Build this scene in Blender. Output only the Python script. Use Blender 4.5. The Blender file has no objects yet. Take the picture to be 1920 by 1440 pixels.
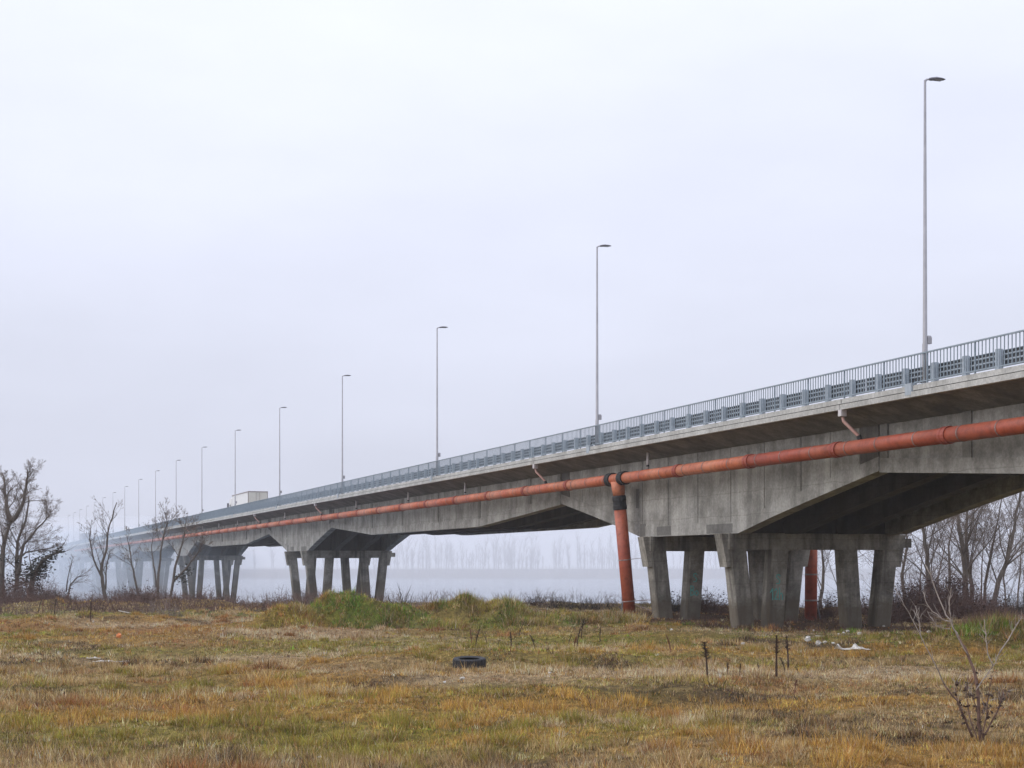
import bpy, math, random
import numpy as np
from mathutils import Vector, Matrix

# ------------------------------------------------------------------ camera, sky, sun, exposure
F = 3000.0                 # focal length in photo pixels (1920 wide)
H = 2.6                    # eye height above the field
HZ = 1058.0                # horizon row
sc = bpy.context.scene
cam_d = bpy.data.cameras.new('camera')
cam_d.sensor_width = 36.0
cam_d.lens = F / 1920 * 36
cam_d.shift_y = (HZ - 720) / 1920
cam_d.clip_start = 0.2
cam_d.clip_end = 6000
cam = bpy.data.objects.new('camera', cam_d)
sc.collection.objects.link(cam)
cam.location = (0, 0, H)
cam.rotation_euler = (math.radians(90), 0, 0)
sc.camera = cam

SUN_EL, SUN_AZ = math.radians(33), math.radians(262)
w = bpy.data.worlds.new('World'); sc.world = w; w.use_nodes = True
nt = w.node_tree; nt.nodes.clear()
wo = nt.nodes.new('ShaderNodeOutputWorld'); bg = nt.nodes.new('ShaderNodeBackground')
sky = nt.nodes.new('ShaderNodeTexSky'); sky.sky_type = 'NISHITA'; sky.sun_disc = False
sky.sun_elevation = SUN_EL; sky.sun_rotation = SUN_AZ
sky.air_density = 1.2; sky.dust_density = 6.0; sky.ozone_density = 1.5
tc = nt.nodes.new('ShaderNodeTexCoord')
sep = nt.nodes.new('ShaderNodeSeparateXYZ'); nt.links.new(tc.outputs['Generated'], sep.inputs[0])
# overcast sky: brighter towards the zenith, L = a + b sin(elevation)
ma = nt.nodes.new('ShaderNodeMath'); ma.operation = 'MAXIMUM'; ma.inputs[1].default_value = 0.0
nt.links.new(sep.outputs['Z'], ma.inputs[0])
mb = nt.nodes.new('ShaderNodeMath'); mb.operation = 'MULTIPLY_ADD'
mb.inputs[1].default_value = 7.4; mb.inputs[2].default_value = 5.2
nt.links.new(ma.outputs[0], mb.inputs[0])
# soft cloud structure
mp = nt.nodes.new('ShaderNodeMapping'); mp.inputs['Scale'].default_value = (1.6, 1.6, 4.5)
nt.links.new(tc.outputs['Generated'], mp.inputs[0])
nz = nt.nodes.new('ShaderNodeTexNoise'); nz.inputs['Scale'].default_value = 2.2
nz.inputs['Detail'].default_value = 4; nz.inputs['Roughness'].default_value = 0.5
nt.links.new(mp.outputs[0], nz.inputs['Vector'])
mr = nt.nodes.new('ShaderNodeMapRange'); mr.inputs['From Min'].default_value = 0.3; mr.inputs['From Max'].default_value = 0.7
mr.inputs['To Min'].default_value = 0.94; mr.inputs['To Max'].default_value = 1.055
nt.links.new(nz.outputs['Fac'], mr.inputs['Value'])
mc = nt.nodes.new('ShaderNodeMath'); mc.operation = 'MULTIPLY'
nt.links.new(mb.outputs[0], mc.inputs[0]); nt.links.new(mr.outputs[0], mc.inputs[1])
ov = nt.nodes.new('ShaderNodeMix'); ov.data_type = 'RGBA'; ov.blend_type = 'MULTIPLY'; ov.inputs[0].default_value = 1
ov.inputs[6].default_value = (0.915, 0.955, 1.13, 1)
nt.links.new(mc.outputs[0], ov.inputs[7])
mx = nt.nodes.new('ShaderNodeMix'); mx.data_type = 'RGBA'; mx.inputs[0].default_value = 0.94
nt.links.new(sky.outputs[0], mx.inputs[6]); nt.links.new(ov.outputs[2], mx.inputs[7])
nt.links.new(mx.outputs[2], bg.inputs[0]); bg.inputs[1].default_value = 0.1
nt.links.new(bg.outputs[0], wo.inputs[0])

sd = bpy.data.lights.new('sun', 'SUN'); sd.energy = 0.9; sd.angle = math.radians(60); sd.color = (1, 0.97, 0.93)
so = bpy.data.objects.new('sun', sd); sc.collection.objects.link(so)
so.rotation_euler = Vector((math.sin(SUN_AZ)*math.cos(SUN_EL), math.cos(SUN_AZ)*math.cos(SUN_EL), math.sin(SUN_EL))).to_track_quat('Z', 'Y').to_euler()
so.location = (0, -20, 60)

vs = sc.view_settings
vs.view_transform = 'Standard'; vs.look = 'None'; vs.gamma = 1.0; vs.use_curve_mapping = False
vs.exposure = 0.48
cy = sc.cycles
cy.use_denoising = True
cy.max_bounces = 5; cy.diffuse_bounces = 3; cy.glossy_bounces = 2; cy.volume_bounces = 1; cy.transparent_max_bounces = 4

random.seed(7)
rng = np.random.default_rng(11)

# ------------------------------------------------------------------ helpers
def link(o, parent=None):
    sc.collection.objects.link(o)
    if parent is not None: o.parent = parent
    return o

def tag(o, label=None, cat=None, group=None, kind=None):
    if label: o['label'] = label
    if cat: o['category'] = cat
    if group: o['group'] = group
    if kind: o['kind'] = kind
    return o

def empty(name, loc=(0, 0, 0), rz=0.0, parent=None):
    o = bpy.data.objects.new(name, None); o.empty_display_size = 0.2
    o.location = loc; o.rotation_euler = (0, 0, rz)
    return link(o, parent)

def mesh(name, verts, faces, mat=None, smooth=False):
    me = bpy.data.meshes.new(name)
    me.from_pydata([tuple(v) for v in verts], [], faces)
    if mat: me.materials.append(mat)
    if smooth: me.polygons.foreach_set('use_smooth', [True] * len(me.polygons))
    me.update()
    return me

def place(name, me, parent=None, loc=(0, 0, 0), rot=(0, 0, 0)):
    o = bpy.data.objects.new(name, me); o.location = loc; o.rotation_euler = rot
    return link(o, parent)

def copy_tree(o, parent=None):
    c = o.copy(); link(c, parent)
    for ch in list(o.children): copy_tree(ch, c)
    return c

class G:
    """collects boxes, prisms, tubes in one mesh"""
    def __init__(s): s.v = []; s.f = []
    def poly(s, vs, fs):
        n = len(s.v); s.v += [tuple(p) for p in vs]; s.f += [tuple(i + n for i in f) for f in fs]; return s
    def box(s, x0, x1, y0, y1, z0, z1, c=0.0):
        if c <= 0:
            return s.poly([(x0,y0,z0),(x1,y0,z0),(x1,y1,z0),(x0,y1,z0),(x0,y0,z1),(x1,y0,z1),(x1,y1,z1),(x0,y1,z1)],
                          [(3,2,1,0),(4,5,6,7),(0,1,5,4),(1,2,6,5),(2,3,7,6),(3,0,4,7)])
        ring = [(x0+c,y0),(x1-c,y0),(x1,y0+c),(x1,y1-c),(x1-c,y1),(x0+c,y1),(x0,y1-c),(x0,y0+c)]
        vs = [(a,b,z0) for a,b in ring] + [(a,b,z1) for a,b in ring]
        fs = [tuple(range(7,-1,-1)), tuple(range(8,16))] + [(i,(i+1)%8,8+(i+1)%8,8+i) for i in range(8)]
        return s.poly(vs, fs)
    def loft(s, rings, cap=True):
        n = len(rings[0]); vs = [p for r in rings for p in r]; fs = []
        for k in range(len(rings)-1):
            for i in range(n):
                fs.append((k*n+i, k*n+(i+1)%n, (k+1)*n+(i+1)%n, (k+1)*n+i))
        if cap:
            fs.append(tuple(range(n-1,-1,-1))); fs.append(tuple((len(rings)-1)*n+i for i in range(n)))
        return s.poly(vs, fs)
    def prism_yz(s, pts, x0, x1):
        """polygon (y,z), extruded along x"""
        n = len(pts)
        return s.poly([(x0,a,b) for a,b in pts] + [(x1,a,b) for a,b in pts],
                      [tuple(range(n-1,-1,-1)), tuple(range(n,2*n))] + [(i,(i+1)%n,n+(i+1)%n,n+i) for i in range(n)])
    def prism_xz(s, pts, y0, y1):
        n = len(pts)
        return s.poly([(a,y0,b) for a,b in pts] + [(a,y1,b) for a,b in pts],
                      [tuple(range(n)), tuple(range(2*n-1,n-1,-1))] + [(i,n+i,n+(i+1)%n,(i+1)%n) for i in range(n)])
    def tube(s, pts, rad, sides=6, cap=True):
        pts = [Vector(p) for p in pts]
        if not hasattr(rad, '__len__'): rad = [rad]*len(pts)
        n0 = len(s.v); m = len(pts)
        for i, p in enumerate(pts):
            d = (pts[min(i+1,m-1)] - pts[max(i-1,0)])
            if d.length < 1e-9: d = Vector((0,0,1))
            d.normalize()
            ref = Vector((1,0,0)) if abs(d.x) < 0.8 else Vector((0,1,0))
            a = d.cross(ref); a.normalize(); b = d.cross(a)
            for k in range(sides):
                t = 2*math.pi*k/sides
                q = p + (a*math.cos(t) + b*math.sin(t))*rad[i]
                s.v.append((q.x,q.y,q.z))
        for i in range(m-1):
            for k in range(sides):
                k2 = (k+1) % sides
                s.f.append((n0+i*sides+k, n0+i*sides+k2, n0+(i+1)*sides+k2, n0+(i+1)*sides+k))
        if cap:
            s.f.append(tuple(n0+k for k in range(sides-1,-1,-1)))
            s.f.append(tuple(n0+(m-1)*sides+k for k in range(sides)))
        return s
    def mesh(s, name, mat, smooth=False): return mesh(name, s.v, s.f, mat, smooth)
    def obj(s, name, mat, parent=None, loc=(0,0,0), rot=(0,0,0), smooth=False):
        return place(name, s.mesh(name, mat, smooth), parent, loc, rot)

# ---- materials
def mat_base(name):
    m = bpy.data.materials.new(name); m.use_nodes = True
    n = m.node_tree.nodes; n.clear()
    out = n.new('ShaderNodeOutputMaterial'); b = n.new('ShaderNodeBsdfPrincipled')
    m.node_tree.links.new(b.outputs[0], out.inputs[0])
    return m, n, m.node_tree.links, b

def noise(n, l, scale, detail=4, rough=0.55, vec=None, stretch=None):
    t = n.new('ShaderNodeTexNoise'); t.inputs['Scale'].default_value = scale
    t.inputs['Detail'].default_value = detail; t.inputs['Roughness'].default_value = rough
    g = n.new('ShaderNodeNewGeometry')
    src = g.outputs['Position'] if vec is None else vec
    if stretch:
        mp = n.new('ShaderNodeMapping'); mp.inputs['Scale'].default_value = stretch
        l.new(src, mp.inputs[0]); src = mp.outputs[0]
    l.new(src, t.inputs['Vector'])
    return t.outputs['Fac']

def ramp(n, l, fac, stops):
    r = n.new('ShaderNodeValToRGB'); e = r.color_ramp.elements
    while len(e) > 1: e.remove(e[-1])
    for i, (p, c) in enumerate(stops):
        el = e[0] if i == 0 else e.new(p)
        el.position = p; el.color = (*c, 1) if len(c) == 3 else c
    l.new(fac, r.inputs[0]); return r.outputs[0]

def mixc(n, l, fac, a, b, mode='MIX'):
    m = n.new('ShaderNodeMix'); m.data_type = 'RGBA'; m.blend_type = mode
    if isinstance(fac, float): m.inputs[0].default_value = fac
    else: l.new(fac, m.inputs[0])
    for i, x in ((6, a), (7, b)):
        if isinstance(x, tuple): m.inputs[i].default_value = (*x, 1)
        else: l.new(x, m.inputs[i])
    return m.outputs[2]

def bump(n, l, b, fac, strength, dist):
    bp = n.new('ShaderNodeBump'); bp.inputs['Strength'].default_value = strength; bp.inputs['Distance'].default_value = dist
    l.new(fac, bp.inputs['Height']); l.new(bp.outputs[0], b.inputs['Normal'])

def concrete(name, light, dark, stain, streak=0.5, stain_hi=0.62, boards=True, mud=False):
    m, n, l, b = mat_base(name)
    a = ramp(n, l, noise(n, l, 0.7, 8, 0.68), [(0.36, dark), (0.60, light)])
    st = ramp(n, l, noise(n, l, 1.0, 5, 0.65, stretch=(1.5, 1.5, 0.16)), [(0.46, (0, 0, 0)), (stain_hi + 0.1, (1, 1, 1))])
    c2 = mixc(n, l, streak, a, mixc(n, l, st, a, stain))
    fine = ramp(n, l, noise(n, l, 9, 6, 0.7), [(0.3, (0.72, 0.72, 0.72)), (0.7, (1.2, 1.2, 1.2))])
    c3 = mixc(n, l, 1.0, c2, fine, 'MULTIPLY')
    if boards:   # tone of each formwork board, thin seams, level pour lines
        tcn = n.new('ShaderNodeTexCoord'); sx = n.new('ShaderNodeSeparateXYZ'); l.new(tcn.outputs['Object'], sx.inputs[0])
        def mth(op, x, y):
            q = n.new('ShaderNodeMath'); q.operation = op
            for k, t in enumerate((x, y)):
                if isinstance(t, (int, float)): q.inputs[k].default_value = t
                else: l.new(t, q.inputs[k])
            return q.outputs[0]
        yb = mth('DIVIDE', mth('ADD', sx.outputs['Y'], sx.outputs['X']), 0.42)
        wn = n.new('ShaderNodeTexWhiteNoise'); wn.noise_dimensions = '1D'; l.new(mth('FLOOR', yb, 0), wn.inputs['W'])
        c3 = mixc(n, l, 1.0, c3, ramp(n, l, wn.outputs['Value'], [(0, (0.86, 0.86, 0.86)), (1, (1.1, 1.1, 1.1))]), 'MULTIPLY')
        wob = mth('MULTIPLY', noise(n, l, 0.6, 3, 0.6), 0.25)
        zf = mth('FRACT', mth('DIVIDE', mth('ADD', sx.outputs['Z'], wob), 0.95), 0)
        c3 = mixc(n, l, 1.0, c3, ramp(n, l, zf, [(0, (0.70, 0.69, 0.67)), (0.045, (1, 1, 1)), (1, (1, 1, 1))]), 'MULTIPLY')
    if mud:      # splashed soil at the foot
        g_ = n.new('ShaderNodeNewGeometry'); sz = n.new('ShaderNodeSeparateXYZ'); l.new(g_.outputs['Position'], sz.inputs[0])
        q = n.new('ShaderNodeMath'); q.operation = 'MULTIPLY_ADD'; l.new(noise(n, l, 2.2, 5, 0.7), q.inputs[0]); q.inputs[1].default_value = -1.5; l.new(sz.outputs['Z'], q.inputs[2])
        c3 = mixc(n, l, ramp(n, l, q.outputs[0], [(0.0, (0.75, 0.75, 0.75)), (0.45, (0, 0, 0))]) , c3, (0.10, 0.078, 0.05))
    l.new(c3, b.inputs['Base Color']); b.inputs['Roughness'].default_value = 0.9
    bump(n, l, b, noise(n, l, 14, 5, 0.6), 0.4, 0.02)
    return m

def simple(name, c1, c2, scale=4.0, rough=0.7, metal=0.0, bmp=0.0, stretch=None):
    m, n, l, b = mat_base(name)
    f = noise(n, l, scale, 5, 0.6, stretch=stretch)
    l.new(ramp(n, l, f, [(0.3, c1), (0.7, c2)]), b.inputs['Base Color'])
    b.inputs['Roughness'].default_value = rough; b.inputs['Metallic'].default_value = metal
    if bmp: bump(n, l, b, f, bmp, 0.02)
    return m

M = {}
M['concrete'] = concrete('bridge_concrete', (0.37, 0.36, 0.33), (0.185, 0.178, 0.158), (0.085, 0.08, 0.068), 0.5)
M['concrete_rib'] = concrete('rib_concrete', (0.26, 0.252, 0.228), (0.155, 0.15, 0.135), (0.08, 0.076, 0.068), 0.6)
M['concrete_pier'] = concrete('pier_concrete', (0.34, 0.318, 0.27), (0.13, 0.118, 0.097), (0.065, 0.055, 0.042), 0.85, 0.54, True, True)
M['concrete_kerb'] = concrete('kerb_concrete', (0.50, 0.495, 0.465), (0.38, 0.375, 0.35), (0.2, 0.19, 0.17), 0.5, 0.62, False)
M['concrete_inner_shade'] = concrete('inner_shade_concrete', (0.060, 0.055, 0.05), (0.036, 0.033, 0.03), (0.02, 0.018, 0.016), 0.8)  # same concrete darkened: under-deck shade is put into its colour
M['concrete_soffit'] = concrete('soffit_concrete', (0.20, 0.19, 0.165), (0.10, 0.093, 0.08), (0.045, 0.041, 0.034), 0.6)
M['concrete_stain'] = concrete('stained_concrete', (0.12, 0.112, 0.098), (0.07, 0.064, 0.055), (0.03, 0.028, 0.024), 0.8)
M['patch'] = concrete('patch_concrete', (0.17, 0.165, 0.15), (0.115, 0.11, 0.10), (0.07, 0.066, 0.06), 0.6, 0.62, False)
M['asphalt'] = simple('asphalt', (0.04, 0.04, 0.042), (0.065, 0.065, 0.065), 30, 0.9)
M['steel'] = simple('galvanised_steel', (0.29, 0.335, 0.375), (0.40, 0.445, 0.48), 6, 0.55, 0.15)
M['rail_steel'] = simple('railing_steel', (0.19, 0.235, 0.27), (0.29, 0.345, 0.385), 5, 0.6, 0.15)
M['beam_groove_shade'] = simple('groove_shade_steel', (0.05, 0.055, 0.065), (0.085, 0.092, 0.10), 6, 0.7, 0.1)  # shading of the beam's corrugations painted as a darker steel
M['pole'] = simple('pole_steel', (0.27, 0.265, 0.275), (0.36, 0.35, 0.36), 2, 0.5, 0.2)
M['lamp_head'] = simple('lamp_head_paint', (0.10, 0.095, 0.11), (0.15, 0.145, 0.16), 8, 0.5)
M['lamp_glass'] = simple('lamp_glass', (0.30, 0.32, 0.34), (0.4, 0.42, 0.44), 8, 0.2)
def pipe_mat(name, a, b_, fade):
    m, n, l, b = mat_base(name)
    c = ramp(n, l, noise(n, l, 0.8, 5, 0.6), [(0.3, a), (0.7, b_)])
    f = ramp(n, l, noise(n, l, 0.35, 3, 0.5), [(0.38, (0, 0, 0)), (0.62, (1, 1, 1))])
    c = mixc(n, l, f, c, fade)
    d = ramp(n, l, noise(n, l, 3.5, 8, 0.75), [(0.32, (0.5, 0.47, 0.45)), (0.5, (0.95, 0.95, 0.95)), (0.66, (1.15, 1.18, 1.2))])
    l.new(mixc(n, l, 1.0, c, d, 'MULTIPLY'), b.inputs['Base Color'])
    b.inputs['Roughness'].default_value = 0.55
    return m
M['pipe'] = pipe_mat('orange_pipe', (0.42, 0.085, 0.030), (0.50, 0.115, 0.042), (0.52, 0.175, 0.085))
M['pipe_red'] = pipe_mat('red_pipe', (0.29, 0.045, 0.017), (0.36, 0.064, 0.025), (0.38, 0.09, 0.04))
M['outlet'] = simple('faded_outlet', (0.42, 0.21, 0.17), (0.55, 0.36, 0.31), 4, 0.6)
M['collar'] = simple('pipe_collar', (0.24, 0.045, 0.025), (0.32, 0.065, 0.035), 3, 0.6)
M['rubber'] = simple('black_rubber', (0.007, 0.007, 0.008), (0.018, 0.018, 0.02), 12, 0.75)
M['strap'] = simple('pipe_strap', (0.16, 0.10, 0.085), (0.30, 0.24, 0.22), 6, 0.5)
M['pvc'] = simple('grey_pvc', (0.46, 0.42, 0.42), (0.58, 0.55, 0.54), 3, 0.5)
M['paint_teal'] = simple('teal_spray', (0.075, 0.32, 0.27), (0.12, 0.42, 0.36), 9, 0.8)
M['bark'] = simple('bark', (0.075, 0.062, 0.053), (0.17, 0.145, 0.122), 5, 0.95, 0, 0.5, (2, 2, 0.5))
M['sapling_bark'] = simple('sapling_bark', (0.10, 0.055, 0.04), (0.20, 0.125, 0.095), 6, 0.95)
M['bark_pale'] = simple('pale_bark', (0.20, 0.165, 0.135), (0.40, 0.345, 0.295), 5, 0.95, 0, 0.4, (2, 2, 0.5))
M['twig'] = simple('twig_bark', (0.12, 0.094, 0.076), (0.215, 0.17, 0.14), 2, 0.95)
M['twig_red'] = simple('bramble_twig', (0.065, 0.036, 0.030), (0.15, 0.09, 0.07), 1.2, 0.95)
M['twig_dark'] = simple('dark_twig', (0.03, 0.024, 0.02), (0.065, 0.05, 0.04), 2, 0.95)
M['reed'] = simple('dry_reed', (0.17, 0.09, 0.055), (0.30, 0.19, 0.12), 1.5, 0.95)
M['ivy'] = simple('ivy_leaf', (0.016, 0.017, 0.012), (0.04, 0.038, 0.025), 3, 0.8)
M['dead_leaf'] = simple('dead_leaf', (0.03, 0.018, 0.015), (0.075, 0.04, 0.028), 6, 0.9)
M['stalk'] = simple('weed_stalk', (0.035, 0.02, 0.014), (0.085, 0.05, 0.032), 6, 0.95)
M['stalk_red'] = simple('weed_stalk_red', (0.12, 0.045, 0.03), (0.19, 0.08, 0.05), 6, 0.95)
M['litter'] = simple('white_plastic', (0.34, 0.31, 0.27), (0.70, 0.68, 0.63), 9, 0.6)
M['litter_dull'] = simple('dull_plastic', (0.42, 0.38, 0.32), (0.58, 0.54, 0.47), 7, 0.7)
M['orange'] = simple('orange_plastic', (0.62, 0.18, 0.05), (0.72, 0.26, 0.09), 7, 0.5)
M['wood_grey'] = simple('weathered_wood', (0.10, 0.085, 0.075), (0.36, 0.33, 0.30), 3.5, 0.95, 0, 0.4)
M['white_paint'] = simple('white_paint', (0.70, 0.69, 0.66), (0.78, 0.77, 0.74), 1.5, 0.45)
M['cream'] = simple('trailer_door', (0.60, 0.57, 0.48), (0.70, 0.67, 0.58), 1.5, 0.5)
M['trim'] = simple('trailer_trim', (0.24, 0.19, 0.17), (0.30, 0.25, 0.22), 2, 0.5)
M['glass'] = simple('vehicle_glass', (0.02, 0.025, 0.03), (0.03, 0.035, 0.04), 2, 0.1)
M['navy'] = simple('navy_paint', (0.02, 0.03, 0.05), (0.035, 0.045, 0.07), 2, 0.35)
M['chrome'] = simple('rim_metal', (0.4, 0.4, 0.4), (0.5, 0.5, 0.5), 4, 0.35, 0.8)

# ------------------------------------------------------------------ numpy noise
def vnoise(x, y, seed):
    xi = np.floor(x).astype(np.int64); yi = np.floor(y).astype(np.int64)
    fx = x - xi; fy = y - yi
    fx = fx*fx*(3-2*fx); fy = fy*fy*(3-2*fy)
    def h(a, b):
        n = (a*374761393 + b*668265263 + seed*1442695041) & 0x7fffffff
        n = ((n ^ (n >> 13)) * 1274126177) & 0x7fffffff
        return ((n ^ (n >> 16)) & 0xffff) / 65535.0
    return (h(xi,yi)*(1-fx)+h(xi+1,yi)*fx)*(1-fy) + (h(xi,yi+1)*(1-fx)+h(xi+1,yi+1)*fx)*fy

def fbm(x, y, s, seed, oct=4):
    t = 0; a = 1; tot = 0
    for k in range(oct):
        t = t + a*vnoise(x/s + 17.3*k, y/s - 9.1*k, seed+k); tot += a; a *= 0.5; s *= 0.5
    return t/tot

# ------------------------------------------------------------------ terrain
WATER = -3.0
BUMPS = [  # x, y, height, rx, ry : heaps of earth on the field
    (-7.3, 66.0, 0.50, 1.2, 1.4), (-9.0, 64.3, 0.52, 1.1, 1.1), (-8.0, 65.0, 0.22, 1.8, 1.4), (-6.0, 64.8, 0.46, 1.3, 1.2), (-4.5, 65.4, 0.48, 1.3, 1.2),
    (-2.7, 67.2, 0.52, 1.4, 1.5), (-1.0, 66.5, 0.46, 1.5, 1.4), (-3.6, 64.0, 0.38, 1.5, 1.3), (0.8, 67.0, 0.38, 1.6, 1.5), (2.6, 68.5, 0.34, 1.3, 1.3), (4.6, 69.5, 0.26, 1.5, 1.3),
    (14.6, 51.5, 0.28, 1.6, 1.6), (16.5, 52.0, 0.25, 1.5, 1.6),
    (-26.5, 92.0, 0.35, 4.0, 3.0), (-20.0, 94.0, 0.25, 5.0, 3.0),
]
def crest(x):  # distance at which the field drops to the river
    return 101.0 + 3.0*np.sin(x*0.05+1.0) - 0.10*np.maximum(x, 0)
def smooth(e0, e1, v):
    t = np.clip((v-e0)/(e1-e0), 0, 1); return t*t*(3-2*t)
def ground_z(x, y):
    x = np.asarray(x, float); y = np.asarray(y, float)
    z = (fbm(x, y, 9.0, 3, 3)-0.5)*0.46 + (fbm(x*0.8, y, 2.4, 23, 3)-0.5)*0.50
    near = smooth(-30, 10, y)
    z = z*near
    for bx, by, bh, rx, ry in BUMPS:
        z = z + 1.28*bh*np.exp(-(((x-bx)/rx)**2 + ((y-by)/ry)**2)**1.35)*(0.35 + 1.3*fbm(x, y, 1.2, 77, 3))
    # scooped bare earth in front of the green heap
    for sx, sy, sh, rx, ry in ((-5.7,62.9,0.5,0.9,0.5),(-4.2,63.2,0.3,0.5,0.5),(-9.3,62.8,0.35,0.5,0.5),(-7.3,63.4,0.3,0.35,0.6)):
        z = z - sh*np.exp(-((x-sx)/rx)**2 - ((y-sy)/ry)**2)
    z = z - 0.22*smooth(8, 18, x)*smooth(52, 70, y)
    c = crest(x)
    z = z*(1-smooth(c-2, c+4, y)) - 5.0*smooth(c, c+16, y)
    far = smooth(632, 655, y + 6*np.sin(x*0.013))
    z = z + far*(5.3 + (fbm(x, y, 40, 5, 2)-0.5)*0.8)
    return z

def at(px, py, d):
    """photo direction (px, py) at distance d"""
    return Vector(((px-960)/F*d, d, H-(py-HZ)/F*d))
def on_ground(px, py):
    d = F*H/(py-HZ)
    for _ in range(6):
        d = F*(H-gz((px-960)/F*d, d))/(py-HZ)
        d = min(max(d, 12), 108)
    x = (px-960)/F*d
    return Vector((x, d, gz(x, d)))

PAL = np.array([[0.45,0.32,0.15],   # tan
                [0.58,0.44,0.275],      # straw
                [0.47,0.275,0.07],     # ochre
                [0.32,0.145,0.055],      # rust
                [0.285,0.25,0.05],     # olive moss
                [0.125,0.22,0.025],     # green
                [0.10,0.068,0.042]])   # dark brown
GREENS = [(-7.4,65.5,2.6,2.2,1.3),(-8.8,63.5,1.5,1.2,1.3),(-5.4,65.0,2.2,1.8,0.9),(-2.2,66.0,2.2,1.8,0.6),(1.0,67,2.0,1.6,0.45),(3.6,69,2.5,1.6,0.3),(15.2,51.5,3.0,2.0,1.2),(13.5,63,6.0,3.0,0.75),
          (0.9,52.5,1.3,1.3,0.9),(-25,84,12,4,0.5),(5.5,49,1.5,1.2,0.5),(10,72,5,3,0.3)]
ST_, CT_ = math.sin(math.atan(1012/F)), math.cos(math.atan(1012/F))
def patch_weights(x, y):
    """palette weights (n,7)"""
    n1 = fbm(x*0.75, y*1.3, 6.0, 101, 4); n2 = fbm(x*0.7, y*1.3, 4.0, 202, 4); n3 = fbm(x*0.7, y*1.2, 7.5, 303, 4); n4 = fbm(x, y*1.2, 2.6, 404, 3)
    W = np.zeros((len(x), 7))
    W[:,0] = 0.65
    W[:,1] = 0.22 + 10*np.clip(n1-0.51, 0, 1)
    W[:,2] = 0.07 + 11*np.clip(n2-0.55, 0, 1)
    W[:,3] = 0.10 + 4*np.clip(n4-0.56, 0, 1) + 0.9*smooth(52, 60, y)*(1-smooth(66, 74, y))*smooth(2, -8, x)
    W[:,4] = 0.16 + 12*np.clip(n3-0.52, 0, 1)
    W[:,5] = 0.02 + 1.2*np.clip(n3-0.60, 0, 1)*3
    W[:,6] = 0.12 + 9*np.clip(0.42-n4, 0, 1)
    W[:,4] += 0.3*smooth(84, 92, y)
    W = (W/W.sum(1, keepdims=True))**1.4; W /= W.sum(1, keepdims=True)
    for gx, gy, rx, ry, s in GREENS:
        e = s*np.exp(-((x-gx)/rx)**2-((y-gy)/ry)**2)
        gm = np.clip(4.0*(fbm(x, y, 1.1, 88, 3)-0.36), 0.0, 1.6); W[:,5] += 2.1*e*gm; W[:,4] += 0.7*e*(1.3-0.6*gm); W[:,6] += 1.2*e*np.clip(3*(0.42-fbm(x, y, 0.9, 188, 2)), 0, 1)
    W[:,6] += 4*np.exp(-((x+5.7)/0.9)**2 - ((y-62.7)/0.6)**2); W[:,6] += 1.5*np.exp(-((x+9.6)/0.5)**2 - ((y-62.6)/0.6)**2)
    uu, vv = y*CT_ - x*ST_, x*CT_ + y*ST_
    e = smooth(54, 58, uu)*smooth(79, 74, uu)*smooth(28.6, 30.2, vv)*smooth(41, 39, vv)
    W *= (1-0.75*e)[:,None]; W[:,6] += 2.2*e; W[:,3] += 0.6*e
    return W/W.sum(1, keepdims=True)

# one ground sheet out to the horizon: fine in the field, coarse beyond
def lines(segs):
    out = []
    for a, b, s in segs:
        out += list(np.arange(a, b-1e-6, s))
    out.append(segs[-1][1]); return np.array(out)
xs = lines([(-1400,-300,100),(-300,-80,20),(-80,-44,3.0),(-44,44,0.35),(44,80,3.0),(80,300,20),(300,1000,100)])
ys = lines([(-60,-10,10),(-10,12,2),(12,118,0.35),(118,130,2),(130,600,35),(600,690,6),(690,1450,80)])
X, Y = np.meshgrid(xs, ys)
Z = ground_z(X.ravel(), Y.ravel())
nx, ny = len(xs), len(ys)
import bisect
_xl, _yl, _Zg = xs.tolist(), ys.tolist(), Z.reshape(ny, nx).tolist()
def gz(x, y):
    """height of the ground sheet"""
    i = min(max(bisect.bisect_right(_xl, x)-1, 0), nx-2); j = min(max(bisect.bisect_right(_yl, y)-1, 0), ny-2)
    fx = (x-_xl[i])/(_xl[i+1]-_xl[i]); fy = (y-_yl[j])/(_yl[j+1]-_yl[j])
    a, c = _Zg[j], _Zg[j+1]
    return (a[i]*(1-fx)+a[i+1]*fx)*(1-fy) + (c[i]*(1-fx)+c[i+1]*fx)*fy
co = np.stack([X.ravel(), Y.ravel(), Z], 1)
idx = np.arange(nx*ny).reshape(ny, nx)
quads = np.stack([idx[:-1,:-1], idx[:-1,1:], idx[1:,1:], idx[1:,:-1]], -1).reshape(-1, 4)
me = bpy.data.meshes.new('ground')
me.vertices.add(len(co)); me.vertices.foreach_set('co', co.ravel())
me.loops.add(quads.size); me.loops.foreach_set('vertex_index', quads.ravel())
me.polygons.add(len(quads)); me.polygons.foreach_set('loop_start', np.arange(0, quads.size, 4))
me.polygons.foreach_set('use_smooth', np.ones(len(quads), bool))
me.update()
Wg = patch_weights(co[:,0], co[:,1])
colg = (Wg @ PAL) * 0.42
soil = np.array([0.12, 0.095, 0.075])
wet = smooth(crest(co[:,0]), crest(co[:,0])+8, co[:,1])[:,None]
colg = colg*(1-wet) + soil*wet
ca = me.color_attributes.new('Col', 'FLOAT_COLOR', 'POINT')
ca.data.foreach_set('color', np.concatenate([colg, np.ones((len(colg),1))], 1).astype(np.float32).ravel())
m, n, l, b = mat_base('field_soil')
at_ = n.new('ShaderNodeVertexColor'); at_.layer_name = 'Col'
f1 = ramp(n, l, noise(n, l, 6.0, 8, 0.78, stretch=(1, 0.6, 1)), [(0.34, (0.35, 0.33, 0.30)), (0.5, (0.95, 0.93, 0.88)), (0.66, (1.9, 1.85, 1.7))])
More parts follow.
